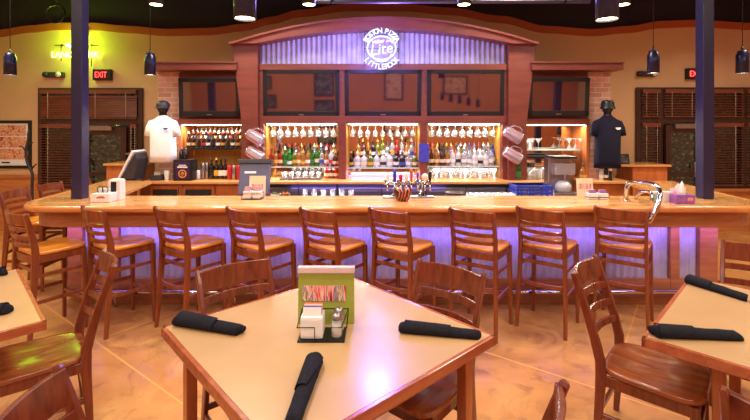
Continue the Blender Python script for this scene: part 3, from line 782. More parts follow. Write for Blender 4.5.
pendant(-4.82, 5.68, 2.5, 'small dark cylinder pendant above the framed poster', 30)
pendant(-2.97, 5.68, 2.5, 'small dark cylinder pendant left of the brick pier and white t-shirt', 30)
pendant(3.56, 5.5, 2.5, 'small dark cylinder pendant right of the navy t-shirt', 30)
pendant(4.70, 5.5, 2.5, 'small dark cylinder pendant at the right picture edge', 30)
pendant(-0.835, 2.76, 2.5, 'dark cylinder pendant over the table, hanging left of the arch', 42)
pendant(1.5, 2.78, 2.5, 'large dark cylinder pendant over the table, hanging right of the arch', 42)
pendant(-3.2, 2.4, 2.5, 'cylinder pendant above the left table, outside the picture', 38)
pendant(3.9, 2.3, 2.5, 'cylinder pendant above the right table, outside the picture', 38)
for i in range(5):
    pendant(2.35 + 0.27 * i, -2.5 + 0.18 * i, 1.7 - 0.05 * i, 'row of warm pendant lamps behind the viewpoint, only reflected in a television', 14, group='pendant lamps behind the viewpoint')
for px, lab in ((156, 'left of the arch'), (309, 'above the left end of the arch'), (464, 'above the right end of the arch'), (623, 'right of the arch')):
    x = (px - 375) * 4.4 / 430
    t = thing('can_light', 'glowing can light high over the bar, ' + lab, 'can light', (x, 4.4, 3.06), 0, 'can lights over the bar')
    MB().lathe([(0.062, 0), (0.068, 0), (0.068, 0.2), (0.03, 0.22), (0, 0.22)], 20, cap=False).build('shade', M['black'], t)
    MB().lathe([(0, 0.012), (0.062, 0.004)], 18, cap=False).build('diffuser', BULB, t)
    MB().tube([(0, 0, 0.2), (0, 0, H - 3.06)], 0.008, 6).build('stem', M['black'], t)
    spot('can_bulb', (x, 4.4, 3.05), 105, (1, 0.85, 0.62), 95, 0.7, 0.06)

# ------------------------------------------------------------------ ladder-back chairs and stools
def seat_mesh(wf, wb, d, z, th, n=36):
    rings = [0.0, 0.25, 0.5, 0.72, 0.88, 0.97, 1.0]
    def outl(a):
        c, s = math.cos(a), math.sin(a); e = 2 / 5.0
        y = math.copysign(abs(s) ** e, s) * d / 2
        w = wb + (wf - wb) * (y / d + 0.5)
        return math.copysign(abs(c) ** e, c) * w / 2, y
    vs = []; fs = []
    for r in rings:
        for k in range(n):
            x, y = outl(2 * PI * k / n); x *= r; y *= r
            dip = sum(math.exp(-((x - q) / 0.085) ** 2 - ((y + 0.03) / 0.14) ** 2) for q in (-0.095, 0.095)) * 0.014
            e = 0.004 if r >= 1.0 else 0
            vs.append((x, y, z - dip - e))
    k0 = len(vs)
    for sc, zz in ((1.0, z - th + 0.006), (0.965, z - th)):
        for k in range(n):
            x, y = outl(2 * PI * k / n); vs.append((x * sc, y * sc, zz))
    R_ = len(rings)
    for i in range(R_ + 1):
        for k in range(n):
            a = i * n + k; b_ = i * n + (k + 1) % n
            fs.append((a, b_, b_ + n, a + n))
    fs.append(tuple(range((R_ + 1) * n, (R_ + 2) * n)))
    mb = MB(); mb.add(vs, fs, True); return mb
def ladder(kind):
    stool = kind == 'stool'
    nm = 'bar_stool' if stool else 'dining_chair'
    t = thing(nm, '', 'bar stool' if stool else 'chair')
    mw = M['stool'] if stool else M['chair']; ms = M['stool_seat'] if stool else M['chair_seat']
    zs = 0.76 if stool else 0.46; zt = 1.10 if stool else 0.97
    d = 0.42 if stool else 0.48; hw = 0.19 if stool else 0.21
    yb = -d / 2 + 0.015
    top_y = yb - (0.075 if stool else 0.15)
    def ry(z):                                   # rear post centre line
        if z < zs: return yb - (0.05 if stool else 0.025) * ((zs - z) / zs) ** 1.3
        u = (z - zs) / (zt - zs); return yb + (top_y - yb) * u ** 1.25
    def rx(z): return hw + (0.02 * (1 - z / zs) if z < zs else 0.008 * (z - zs) / (zt - zs))
    seat_mesh(0.43 if stool else 0.49, 0.41 if stool else 0.45, d, zs, 0.032).build('seat', ms, t)
    zz = [0, 0.1, zs * 0.35, zs * 0.7, zs - 0.05, zs + 0.03, zs + (zt - zs) * 0.3, zs + (zt - zs) * 0.6, zs + (zt - zs) * 0.85, zt - 0.012, zt]
    for s in (-1, 1):
        ww = [0.028] * 9 + [0.026, 0.012]; dd = [0.032, 0.036, 0.042, 0.05, 0.056, 0.054, 0.048, 0.042, 0.038, 0.034, 0.02]
        MB().bar([(s * rx(z), ry(z), z) for z in zz], ww, dd, (1, 0, 0), 0.35).build('rear_leg', mw, t)
    fy = d / 2 - 0.045
    for s in (-1, 1):
        pts = [(s * (hw + 0.014 * (1 - z / zs)), fy + 0.012 * (1 - z / zs), z) for z in (0, zs * 0.5, zs - 0.034)]
        MB().bar(pts, [0.028, 0.036, 0.042], [0.028, 0.036, 0.042], (1, 0, 0), 0.3).build('front_leg', mw, t)
    def rung(name, zc, h, th, bow):
        n_ = 10; x = rx(zc) - 0.004
        pts = [(-x + 2 * x * i / n_, ry(zc) - bow * (1 - (2 * i / n_ - 1) ** 2) + 0.004, zc) for i in range(n_ + 1)]
        MB().bar(pts, h, th, (0, -0.16, 1), 0.3).build(name, mw, t)
    if stool:
        rung('crest_rail', 1.045, 0.09, 0.02, 0.055)
        for zc in (0.955, 0.885, 0.815): rung('back_slat', zc, 0.034, 0.017, 0.055)
    else:
        rung('crest_rail', 0.897, 0.125, 0.022, 0.05)
        for zc in (0.795, 0.695, 0.595): rung('back_slat', zc, 0.042, 0.018, 0.05)
    # apron and stretchers
    mb = MB()
    zr = zs - 0.065
    for s in (-1, 1): mb.bar([(s * hw, yb, zr), (s * hw, fy, zr)], 0.06, 0.018, (0, 0, 1))
    mb.bar([(-hw, fy, zr), (hw, fy, zr)], 0.06, 0.018, (0, 0, 1))
    mb.bar([(-hw + 2 * hw * i / 8, yb - 0.02 * (1 - (i / 4 - 1) ** 2), zr) for i in range(9)], 0.06, 0.018, (0, 0, 1))
    mb.build('apron', mw, t)
    lv = (0.34, 0.56) if stool else (0.2, )
    for z in lv:
        for s in (-1, 1): MB().bar([(s * rx(z), ry(z), z), (s * (hw + 0.006), fy + 0.006, z)], 0.03, 0.018, (0, 0, 1)).build('side_stretcher', mw, t)
    z = 0.27 if stool else 0.25
    MB().bar([(-hw, fy + 0.008, z), (hw, fy + 0.008, z)], 0.034, 0.02, (0, 0, 1)).build('front_stretcher', mw, t)
    for z in ((0.42, 0.6) if stool else (0.24,)):
        bow = 0.05 if stool and z < 0.5 else 0.0
        MB().bar([(-rx(z) + 2 * rx(z) * i / 10, ry(z) - bow * (1 - (i / 5 - 1) ** 2) + 0.01, z) for i in range(11)], 0.032, 0.018, (0, 0, 1)).build('rear_stretcher', mw, t)
    return t, top_y
stool0, sty = ladder('stool'); chair0, cty = ladder('chair')
used = set()
def place(proto, ty, back, ang, label, group):
    """back: floor point under the middle of the crest; ang: heading of local x axis (degrees)"""
    a = R(ang); f = Vector((-math.sin(a), math.cos(a)))
    loc = (back[0] - ty * f.x, back[1] - ty * f.y, 0)
    if proto.name not in used:
        used.add(proto.name); proto.location = loc; proto.rotation_euler = (0, 0, a); proto['label'] = label; proto['group'] = group
        return proto
    return dup(proto, loc, a, label, group)
SG = 'ladder-back stools along the bar front'
for i, (x, y, a) in enumerate(((-3.03, 3.62, -32), (-2.48, 3.765, -35), (-1.815, 3.755, -33), (-1.17, 3.745, -36), (-0.51, 3.72, -37), (0.105, 3.70, -38), (0.825, 3.70, -35), (1.437, 3.76, -39), (2.15, 3.775, -37))):
    lab = ['pale-seated ladder-back bar stool at the left rounded end of the bar, before the black post',
           'ladder-back bar stool right of the left black post, below the white caddy',
           'ladder-back bar stool second to the right of the left black post',
           'ladder-back bar stool in front of the grey cash terminal on the bar',
           'ladder-back bar stool right behind the green menu board',
           'ladder-back bar stool in front of the striped bowl and beer taps',
           'ladder-back bar stool behind the back of the chair at the table right corner',
           'ladder-back bar stool in front of the blue crate behind the bar',
           'ladder-back bar stool at the right end, below the chrome service rail'][i]
    place(stool0, sty, (x, y), a, lab, SG)
SG2 = 'stools on the outer side of the left bar wing'
place(stool0, sty, (-4.12, 4.9), -86, 'shaded bar stool at the left picture edge, outside the rounded bar end', SG2)
place(stool0, sty, (-4.16, 5.5), -88, 'bar stool whose crest shows over the bar between left post and window', SG2)
place(stool0, sty, (-4.2, 6.12), -84, 'bar stool whose crest shows just right of the left post', SG2)
CG = 'ladder-back dining chairs at the tables'
place(chair0, cty, (-0.867, 2.65), 180 + 39, 'dining chair tucked in behind the left napkin roll of the middle table', CG)
place(chair0, cty, (0.455, 2.60), 180 - 40, 'dining chair tucked in behind the right napkin roll of the middle table', CG)
place(chair0, cty, (-1.72, 2.79), 180 - 51, 'dining chair with green light on its seat, facing the left table', CG)
place(chair0, cty, (1.295, 2.66), 180 + 48 , 'dining chair with glossy empty seat turned to the right table', CG)
place(chair0, cty, (-1.07, 1.29), -78, 'dining chair with its bare back in the lower left corner of the picture', CG)
place(chair0, cty, (0.494, 1.235), 53, 'dining chair whose post top shows at the lower edge right of the middle table', CG)
place(chair0, cty, (1.265, 1.215), -46, 'dining chair whose back shows in the lower right corner of the picture', CG)
place(chair0, cty, (2.75, 3.05), 180 - 45, 'dining chair at the right picture edge behind the right table', CG)

# ------------------------------------------------------------------ tables
def table(c, rot, half, leg, label):
    t = thing('dining_table', label, 'table', (c[0], c[1], 0), R(rot), 'square dining tables with napkin rolls')
    MB().box(-half + 0.022, half - 0.022, -half + 0.022, half - 0.022, 0.715, 0.76).build('table_top', M['laminate'], t)
    mb = MB(); q = half - 0.011
    for i in range(4):
        mb.box(-half, half, -half, -half + 0.022, 0.712, 0.7603, 0.004, Matrix.Rotation(i * PI / 2, 4, 'Z'))
    mb.build('edge_band', M['table_edge'], t)
    mb = MB()
    for i in range(4): mb.box(-leg, leg, -leg - 0.012, -leg + 0.012, 0.62, 0.715, 0, Matrix.Rotation(i * PI / 2, 4, 'Z'))
    mb.build('apron', M['table_leg'], t)
    for sx in (-1, 1):
        for sy in (-1, 1): MB().box(sx * leg - 0.028, sx * leg + 0.028, sy * leg - 0.028, sy * leg + 0.028, 0, 0.715, 0.006).build('leg', M['table_leg'], t)
    return t
table((-0.255, 2.2), 45 - 3, 0.61, 0.50, 'square tan-topped dining table with the green menu board, middle of the room')
table((2.195, 2.14), 45, 0.615, 0.34, 'square tan-topped dining table with two napkin rolls at the right edge')
table((-2.64, 2.32), 45, 0.615, 0.31, 'square tan-topped dining table cut off by the left picture edge')

# napkin rolls
def napkin_roll(p0, p1, label, r=0.036, seed=0):
    rnd = random.Random(seed)
    a = Vector((p0[0], p0[1])); b_ = Vector((p1[0], p1[1])); d = b_ - a; l = d.length; ang = math.atan2(d.y, d.x)
    t = thing('napkin_roll', label, 'napkin roll', (a.x, a.y, 0.7603), ang, 'black napkin rolls of cutlery')
    n = 20; k = 26; vs = []; fs = []
    for i in range(k + 1):
        u = i / k
        rr = r * (1.1 - 0.22 * u) * (0.93 + 0.05 * noise.noise(Vector((u * 7, seed, 0))))
        if i in (0, k): rr *= 0.9
        for j in range(n):
            th = 2 * PI * j / n
            spiral = 1 + 0.07 * (((th / (2 * PI)) + 0.15 * u) % 1) + 0.035 * noise.noise(Vector((u * 5, math.cos(th), math.sin(th) + seed)))
            w = rr * spiral
            z = w * math.sin(th) * 0.78
            vs.append((l * u + 0.012 * math.sin(th * 1.0 + seed) * (1 if i in (0, k) else 0), w * math.cos(th), max(z, -rr * 0.62) + rr * 0.62))
    for i in range(k):
        for j in range(n): fs.append((i * n + j, i * n + (j + 1) % n, (i + 1) * n + (j + 1) % n, (i + 1) * n + j))
    fs.append(tuple(reversed(range(n)))); fs.append(tuple(range(k * n, k * n + n)))
    MB().add(vs, fs, True).build('rolled_cloth', M['napkin'], t)
    # loose outer fold lying over the roll and the flap at its foot
    mb = MB(); vs = []; fs = []
    m_ = 12
    for i in range(m_ + 1):
        u = 0.03 + (0.5 + 0.1 * math.sin(seed)) * i / m_
        rr = r * (1.1 - 0.22 * u) * 1.1
        for j in range(9):
            th = R(205) - (R(205) - R(20 + 55 * i / m_)) * j / 8
            z = rr * math.sin(th) * 0.78
            vs.append((l * u + 0.01 * j / 8, rr * math.cos(th), max(z, -rr * 0.58) + rr * 0.63))
    for i in range(m_):
        for j in range(8): fs.append((i * 9 + j, i * 9 + j + 1, (i + 1) * 9 + j + 1, (i + 1) * 9 + j))
    o = mb.add(vs, fs, True).build('outer_fold', M['napkin'], t)
    return t
napkin_roll((-1.045, 2.285), (-0.675, 2.165), 'black napkin roll at the left corner of the middle table', 0.04, 1)
napkin_roll((0.135, 2.20), (0.515, 2.125), 'black napkin roll at the right corner of the middle table', 0.034, 2)
napkin_roll((-0.262, 1.90), (-0.287, 1.48), 'black napkin roll at the near corner of the middle table', 0.035, 3)
napkin_roll((1.39, 2.15), (1.785, 2.115), 'black napkin roll at the near left corner of the right table', 0.036, 4)
napkin_roll((2.10, 2.90), (2.235, 2.58), 'black napkin roll at the far corner of the right table', 0.035, 5)
napkin_roll((-2.62, 3.05), (-2.93, 2.93), 'black napkin roll on the far side of the left table', 0.035, 6)
napkin_roll((-2.06, 2.42), (-2.40, 2.31), 'black napkin roll on the near side of the left table', 0.035, 7)

# menu board and condiment caddy on the middle table
TT = 0.7603
mn = thing('menu_board', 'green menu board with a drinks photo standing on the middle table', 'menu', (-0.26, 2.29, TT))
MB().box(-0.149, 0.149, -0.012, 0.012, 0, 0.285, 0.003, Matrix.Rotation(R(-4), 4, 'X')).build('cover', M['green_card'], mn)
MB().box(-0.149, 0.149, 0.02, 0.04, 0, 0.275, 0.003, Matrix.Rotation(R(4), 4, 'X')).build('back_cover', M['green_card'], mn)
MB().box(-0.152, 0.152, -0.006, 0.03, 0.266, 0.299, 0.006).build('binding', plain('binding_card', (214, 190, 190), 0.4), mn)
MB().box(-0.128, 0.105, -0.0155, -0.0125, 0.12, 0.2, 0, Matrix.Rotation(R(-4), 4, 'X')).build('photo', M['drinks'], mn)
cc = thing('condiment_caddy', 'black wire caddy in front of the green menu board', 'caddy', (-0.262, 2.155, TT))
mb = MB(); mb.box(-0.115, 0.115, -0.075, 0.075, 0, 0.008, 0.003); mb.build('tray', M['black_metal'], cc)
mb = MB(); zr = 0.075
mb.tube([(-0.03, -0.075, 0.004), (-0.03, -0.078, zr), (-0.115, -0.078, zr), (-0.115, 0.07, zr + 0.03), (-0.115, 0.072, 0.004)], 0.003, 6)
mb.tube([(0.03, -0.075, 0.004), (0.03, -0.078, zr), (0.1, -0.078, zr), (0.125, 0.07, zr + 0.03), (0.115, 0.072, 0.004)], 0.003, 6)
mb.tube([(-0.115, 0.07, zr + 0.03), (0.125, 0.07, zr + 0.03)], 0.003, 6); mb.build('wire_frame', M['black_metal'], cc)
sg = thing('sugar_holder', 'white sugar packet holder in the black wire caddy', 'sugar holder', (-0.31, 2.148, TT + 0.009))
MB().box(-0.056, 0.056, -0.05, 0.05, 0, 0.105, 0.014).build('holder', M['white'], sg)
for i in range(6):
    o = MB().box(-0.045, 0.045, -0.0025, 0.0025, 0, 0.07, 0.001, at(0.0, -0.036 + 0.014 * i, 0.075) @ Matrix.Rotation(R(-14 + 3 * i), 4, 'X')).build('sugar_packet', [M['white'], M['blue_card'], M['pink'], M['white'], M['pink'], LB['orange']][i], sg)
ss = thing('salt_shaker', 'glass salt shaker with steel cap beside the white sugar holder', 'salt shaker', (-0.19, 2.13, TT + 0.009))
MB().lathe([(0.026, 0), (0.028, 0.01), (0.026, 0.07), (0.022, 0.08), (0.022, 0.088)], 14).build('jar', G['clear'], ss)
MB().lathe([(0.022, 0.003), (0.022, 0.066)], 14).build('salt', M['white'], ss)
MB().lathe([(0.024, 0.086), (0.024, 0.104), (0.016, 0.114), (0.0, 0.116)], 14).build('cap', M['steel'], ss)
ps = thing('pepper_shaker', 'glass pepper shaker behind the salt in the wire caddy', 'pepper shaker', (-0.185, 2.195, TT + 0.009))
MB().lathe([(0.026, 0), (0.028, 0.01), (0.026, 0.07), (0.022, 0.08), (0.022, 0.088)], 14).build('jar', G['clear'], ps)
MB().lathe([(0.022, 0.003), (0.022, 0.06)], 14).build('pepper', M['charcoal'], ps)
MB().lathe([(0.024, 0.086), (0.024, 0.104), (0.016, 0.114), (0.0, 0.116)], 14).build('cap', M['steel'], ps)
# ------------------------------------------------------------------ bottles and glasses of the back bar
PROF = {
 'liquor': [(0.0, 0.0), (0.036, 0.0), (0.038, 0.006), (0.038, 0.155), (0.034, 0.178), (0.017, 0.2), (0.0135, 0.215), (0.0135, 0.262), (0.015, 0.264), (0.015, 0.272)],
 'squat': [(0.0, 0.0), (0.042, 0.0), (0.045, 0.008), (0.045, 0.12), (0.04, 0.145), (0.018, 0.165), (0.0145, 0.18), (0.0145, 0.215), (0.016, 0.217), (0.016, 0.225)],
 'tall': [(0.0, 0.0), (0.034, 0.0), (0.036, 0.006), (0.036, 0.19), (0.03, 0.212), (0.015, 0.235), (0.013, 0.25), (0.013, 0.3), (0.0145, 0.302), (0.0145, 0.31)],
 'beer': [(0.0, 0.0), (0.028, 0.0), (0.0305, 0.006), (0.0305, 0.115), (0.027, 0.14), (0.0145, 0.175), (0.012, 0.19), (0.012, 0.222), (0.0135, 0.224), (0.0135, 0.23)],
 'wine': [(0.0, 0.0), (0.034, 0.0), (0.037, 0.006), (0.037, 0.17), (0.034, 0.19), (0.018, 0.215), (0.014, 0.23), (0.014, 0.29), (0.0155, 0.292), (0.0155, 0.3)],
}
LABZ = {'liquor': (0.05, 0.1), 'squat': (0.035, 0.08), 'tall': (0.06, 0.115), 'beer': (0.035, 0.075), 'wine': (0.05, 0.13)}
CACHE = {}
COLN = {'clear': 'clear', 'white': 'frosted white', 'green': 'green', 'olive': 'yellow-green', 'amber': 'amber', 'brown': 'brown', 'dark': 'dark', 'red': 'red', 'blue': 'blue'}
def bottle(kind, g, lab, cap, loc, label, group):
    key = (kind, g, lab, cap)
    if key in CACHE: return dup(CACHE[key], loc, random.uniform(-0.3, 0.3), label, group)
    t = thing('bottle', label, 'bottle', loc, 0, group)
    pr = PROF[kind]
    MB().lathe(pr, 14, cap=True).build('glass_body', G[g], t)
    r = pr[3][0] + 0.0012; z0, z1 = LABZ[kind]
    MB().lathe([(r, z0), (r, z1)], 14, cap=False).build('paper_label', LB[lab], t)
    zt = pr[-1][1]; rt = pr[-1][0]
    MB().lathe([(rt + 0.001, zt - 0.022), (rt + 0.001, zt), (rt * 0.4, zt + 0.004), (rt * 0.35, zt + 0.03), (0, zt + 0.034)] if kind in ('liquor', 'squat', 'tall') else [(rt + 0.001, zt - 0.02), (rt + 0.001, zt + 0.006), (0, zt + 0.007)], 10, cap=False).build('cap', LB[cap], t)
    CACHE[key] = t
    return t
GP = {
 'tumbler': [(0.0, 0.004), (0.029, 0.004), (0.029, 0.0), (0.032, 0.0), (0.037, 0.1), (0.035, 0.1), (0.0305, 0.012), (0.0, 0.012)],
 'pint': [(0.0, 0.004), (0.028, 0.004), (0.03, 0.0), (0.041, 0.15), (0.039, 0.15), (0.029, 0.014), (0.0, 0.014)],
 'stem': [(0.0, 0.004), (0.034, 0.002), (0.034, 0.0), (0.006, 0.01), (0.0045, 0.03), (0.0045, 0.085), (0.02, 0.098), (0.037, 0.125), (0.041, 0.155), (0.037, 0.2), (0.0355, 0.2), (0.039, 0.155), (0.035, 0.127), (0.018, 0.102), (0.0, 0.097)],
 'martini': [(0.0, 0.004), (0.036, 0.002), (0.036, 0.0), (0.006, 0.008), (0.0045, 0.03), (0.0045, 0.09), (0.006, 0.096), (0.055, 0.165), (0.0535, 0.165), (0.0, 0.101)],
}
GNAME = {'tumbler': 'tumbler', 'pint': 'pint_glass', 'stem': 'wine_glass', 'martini': 'martini_glass'}
def glass(kind, loc, label, group, inverted=False, mat='tumbler', sc=1.0):
    key = (kind, inverted, mat, sc)
    if key not in CACHE:
        mb = MB(); h = max(z for r, z in GP[kind])
        mt = Matrix.Scale(sc, 4)
        if inverted: mt = mt @ Matrix.Translation((0, 0, h)) @ Matrix.Rotation(PI, 4, 'X')
        mb.lathe(GP[kind], 14, mat=mt, cap=False)
        o = mb.build(GNAME[kind], G[mat]); CACHE[key] = o
    else:
        o = CACHE[key].copy(); COL.objects.link(o)
    o.location = loc
    tag(o, label, 'glass', group); return o
def shelf(name, label, x0, x1, y0, y1, z, th, mat):
    o = MB().box(-(x1 - x0) / 2, (x1 - x0) / 2, 0, y1 - y0, -th, 0, 0.002).build(name, mat); o.location = ((x0 + x1) / 2, y0, z)
    return tag(o, label, 'shelf')
def dx(px, y): return (px - 375) * y / 430
def dz(py, y): return 1.8 - (py - 128) * y / 430
GSH = clear('shelf_glass', (225, 240, 235), 0.6, 0.15, (240, 244, 242))
YS = 6.48
def row(cols, x0, x1, y, z, where, group, default='liquor', jit=0.012):
    n_ = len(cols)
    for i, c in enumerate(cols):
        kind = default
        g, lab, cap = c[0], c[1], c[2]
        if len(c) > 3: kind = c[3]
        x = x0 + (x1 - x0) * i / max(1, n_ - 1)
        nm = 'last' if i == n_ - 1 else ORD[i]
        bottle(kind, g, lab, cap, (x, y + random.uniform(-jit, jit), z), '%s bottle from left, %s glass, %s label, %s' % (nm, COLN[g], lab, where), group)
NLIST = [('L', *NI[0]), ('C', *NI[1]), ('R', *NI[2])]
# left niche: glass shelf of coloured bottles
za = 1.225
shelf('glass_shelf', 'lit glass shelf carrying the coloured bottles in the left niche', NI[0][0] + 0.01, NI[0][1] - 0.01, YS - 0.08, YS + 0.2, za, 0.016, GSH)
row([('red', 'red', 'red'), ('amber', 'gold', 'red'), ('red', 'cream', 'black'), ('green', 'green', 'white'), ('green', 'white', 'green', 'squat'), ('olive', 'gold', 'black'), ('amber', 'cream', 'red'), ('amber', 'gold', 'gold', 'squat'), ('amber', 'white', 'black'), ('green', 'green', 'green'), ('green', 'cream', 'gold', 'tall'), ('clear', 'blue', 'blue'), ('amber', 'white', 'white'), ('white', 'red', 'red'), ('brown', 'white', 'gold', 'squat')], NI[0][0] + 0.07, NI[0][1] - 0.06, YS - 0.01, za, 'front row of left niche shelf', 'coloured liquor bottles on the left niche shelf')
row([('brown', 'gold', 'black', 'tall'), ('amber', 'black', 'black', 'tall'), ('green', 'cream', 'red', 'tall'), ('clear', 'white', 'red', 'tall'), ('amber', 'cream', 'gold', 'tall'), ('olive', 'cream', 'black', 'tall'), ('clear', 'blue', 'white', 'tall'), ('green', 'white', 'white', 'tall'), ('brown', 'orange', 'red', 'tall'), ('clear', 'red', 'white', 'tall')], NI[0][0] + 0.11, NI[0][1] - 0.1, YS + 0.12, za, 'back row of left niche shelf', 'tall bottles behind the coloured row in the left niche')
# tray of upturned tumblers beneath
o = MB().box(-0.3, 0.3, -0.14, 0.14, 0, 0.018, 0.006).build('glass_tray', M['tray']); o.location = (dx(301, 6.3), 6.38, CT); tag(o, 'brown tray of upturned tumblers under the coloured bottles', 'tray')
for i in range(6):
    for j in range(2):
        glass('tumbler', (dx(301, 6.3) - 0.25 + 0.1 * i, 6.31 + 0.11 * j, CT + 0.018), '%s upturned tumbler from left, %s row on the brown tray' % (ORD[i], ('front', 'back')[j]), 'upturned tumblers on the brown tray', True, 'clear', 0.8)
for i, (px, c) in enumerate(((327, 'red'), (331.5, 'brown'), (336, 'red'))):
    bottle('squat', c, 'cream', 'red', (dx(px, 6.4), 6.42, CT), '%s small %s bottle right of the brown tray' % (('left', 'middle', 'right')[i], COLN[c]), 'small bottles beside the brown tray')
# centre niche: stepped lit shelf
zs_ = 1.215
shelf('glass_shelf', 'lit white glass shelf carrying the bottles of the centre niche', NI[1][0] + 0.01, NI[1][1] - 0.01, YS - 0.12, YS + 0.2, zs_, 0.018, GSH)
o = MB().box(-0.46, 0.46, 0, 0.11, 0, 0.125, 0.004).build('bottle_riser', G['white']); o.location = ((NI[1][0] + NI[1][1]) / 2 + 0.02, YS + 0.04, zs_); tag(o, 'frosted white riser lifting the back bottles of the centre niche', 'riser')
row([('amber', 'gold', 'black'), ('brown', 'cream', 'gold'), ('amber', 'black', 'gold', 'tall'), ('dark', 'white', 'black'), ('olive', 'gold', 'gold'), ('olive', 'cream', 'gold', 'tall'), ('clear', 'white', 'black', 'squat'), ('clear', 'gold', 'white', 'tall'), ('red', 'black', 'red'), ('clear', 'white', 'white', 'tall'), ('amber', 'cream', 'black'), ('clear', 'blue', 'white')], NI[1][0] + 0.17, NI[1][1] - 0.1, YS + 0.095, zs_ + 0.125, 'on the white riser of the centre niche', 'bottles on the white riser of the centre niche', 'liquor', 0.006)
row([('dark', 'gold', 'gold', 'beer'), ('white', 'white', 'white', 'squat'), ('white', 'cream', 'white', 'squat'), ('olive', 'gold', 'gold', 'squat'), ('white', 'white', 'blue', 'squat'), ('white', 'black', 'white', 'squat'), ('white', 'white', 'black', 'squat'), ('dark', 'white', 'red', 'squat'), ('dark', 'blue', 'black', 'squat'), ('clear', 'white', 'white', 'squat'), ('olive', 'cream', 'red', 'squat')], NI[1][0] + 0.07, NI[1][1] - 0.06, YS - 0.05, zs_, 'front of the centre niche shelf', 'squat bottles at the front of the centre niche', 'squat', 0.006)
# right niche: tall row over a row of glasses
shelf('glass_shelf', 'lit glass shelf carrying the long row of bottles in the right niche', NI[2][0] + 0.01, NI[2][1] - 0.01, YS - 0.1, YS + 0.2, 1.235, 0.016, GSH)
row([('olive', 'gold', 'red', 'tall'), ('amber', 'cream', 'red', 'tall'), ('clear', 'cream', 'gold', 'tall'), ('brown', 'cream', 'black', 'tall'), ('olive', 'cream', 'gold', 'tall'), ('clear', 'white', 'gold', 'tall'), ('amber', 'gold', 'black', 'tall'), ('olive', 'gold', 'white', 'tall'), ('clear', 'white', 'white', 'tall'), ('clear', 'blue', 'blue', 'tall'), ('clear', 'white', 'blue', 'tall'), ('clear', 'white', 'red', 'tall'), ('clear', 'cream', 'white', 'tall'), ('clear', 'blue', 'white', 'tall'), ('blue', 'white', 'blue', 'tall')], NI[2][0] + 0.05, NI[2][1] - 0.06, YS + 0.1, 1.235, 'back row of the right niche', 'tall bottles at the back of the right niche', 'tall', 0.006)
row([('brown', 'cream', 'red'), ('amber', 'cream', 'gold'), ('brown', 'cream', 'black'), ('amber', 'white', 'black'), ('white', 'white', 'red'), ('white', 'black', 'white'), ('clear', 'white', 'white'), ('clear', 'white', 'blue'), ('white', 'white', 'white', 'squat'), ('white', 'black', 'white', 'squat'), ('white', 'white', 'black', 'squat'), ('clear', 'white', 'black')], NI[2][0] + 0.08, NI[2][1] - 0.12, YS - 0.03, 1.235, 'front row of the right niche', 'bottles at the front of the right niche', 'liquor', 0.006)
for i in range(14):
    glass('pint', (NI[2][0] + 0.08 + 0.072 * i, 6.4 + 0.02 * (i % 2), CT), '%s clear pint glass from left under the right niche bottles' % ORD[i], 'pint glasses under the right niche bottles', i % 3 == 1)
# hanging racks and their stemware
for k, (nm, a, b_) in enumerate(NLIST):
    where = ('left', 'centre', 'right')[k]
    t = thing('glass_rack', 'steel hanging rack for stemware at the top of the %s niche' % where, 'glass rack', ((a + b_) / 2, YS, fz(123.5) - 0.0))
    hw_ = (b_ - a) / 2 - 0.03
    n_ = 9
    for i in range(n_ + 1):
        x = -hw_ + 2 * hw_ * i / n_
        MB().box(x - 0.006, x + 0.006, -0.12, 0.2, -0.03, -0.024).box(x - 0.002, x + 0.002, -0.12, 0.2, -0.026, 0.0).build('rail', M['steel'], t)
    for i in range(n_):
        x = (a + b_) / 2 - hw_ + 2 * hw_ * (i + 0.5) / n_
        for j, y in enumerate((YS - 0.06, YS + 0.06)):
            kd = 'martini' if k == 1 and i > 3 and j == 0 else 'stem'
            glass(kd, (x, y, fz(123.5) - 0.024 - 0.155 * (1 if kd == 'martini' else 1.21)*0.94), '%s hanging %s glass from left, %s row of the %s rack' % (ORD[i], 'martini' if kd == 'martini' else 'wine', ('front', 'back')[j], where), 'stemware hanging in the %s rack' % where, True, 'tumbler', 0.9)
# left bay: beer bottles in two tiers on a black shelf
zb_ = fz(148)
a, b_ = fx(181.5), fx(243.5)
YB = 6.5
shelf('beer_shelf', 'dark shelf carrying the beer bottles beside the white t-shirt', a, b_, 6.36, 6.66, zb_, 0.025, M['black'])
o = MB().box(-(b_ - a) / 2 + 0.03, (b_ - a) / 2 - 0.03, 0, 0.11, 0, 0.1).build('bottle_riser', M['charcoal']); o.location = ((a + b_) / 2, 6.52, zb_); tag(o, 'dark riser under the back tier of beer bottles', 'riser')
bl = [('dark', 'cream'), ('dark', 'black'), ('brown', 'gold'), ('dark', 'white'), ('brown', 'black'), ('dark', 'gold'), ('brown', 'white'), ('dark', 'black'), ('dark', 'white'), ('brown', 'red'), ('brown', 'black'), ('dark', 'gold'), ('brown', 'cream')]
row([(g, l, 'gold') for g, l in bl], a + 0.06, b_ - 0.06, 6.575, zb_ + 0.1, 'upper tier of the beer shelf', 'beer bottles on the upper tier', 'beer', 0.004)
row([(g, l, 'red' if i % 3 else 'white') for i, (g, l) in enumerate(bl[::-1][:12])], a + 0.05, b_ - 0.05, 6.42, zb_, 'lower tier of the beer shelf', 'beer bottles on the lower tier', 'beer', 0.004)
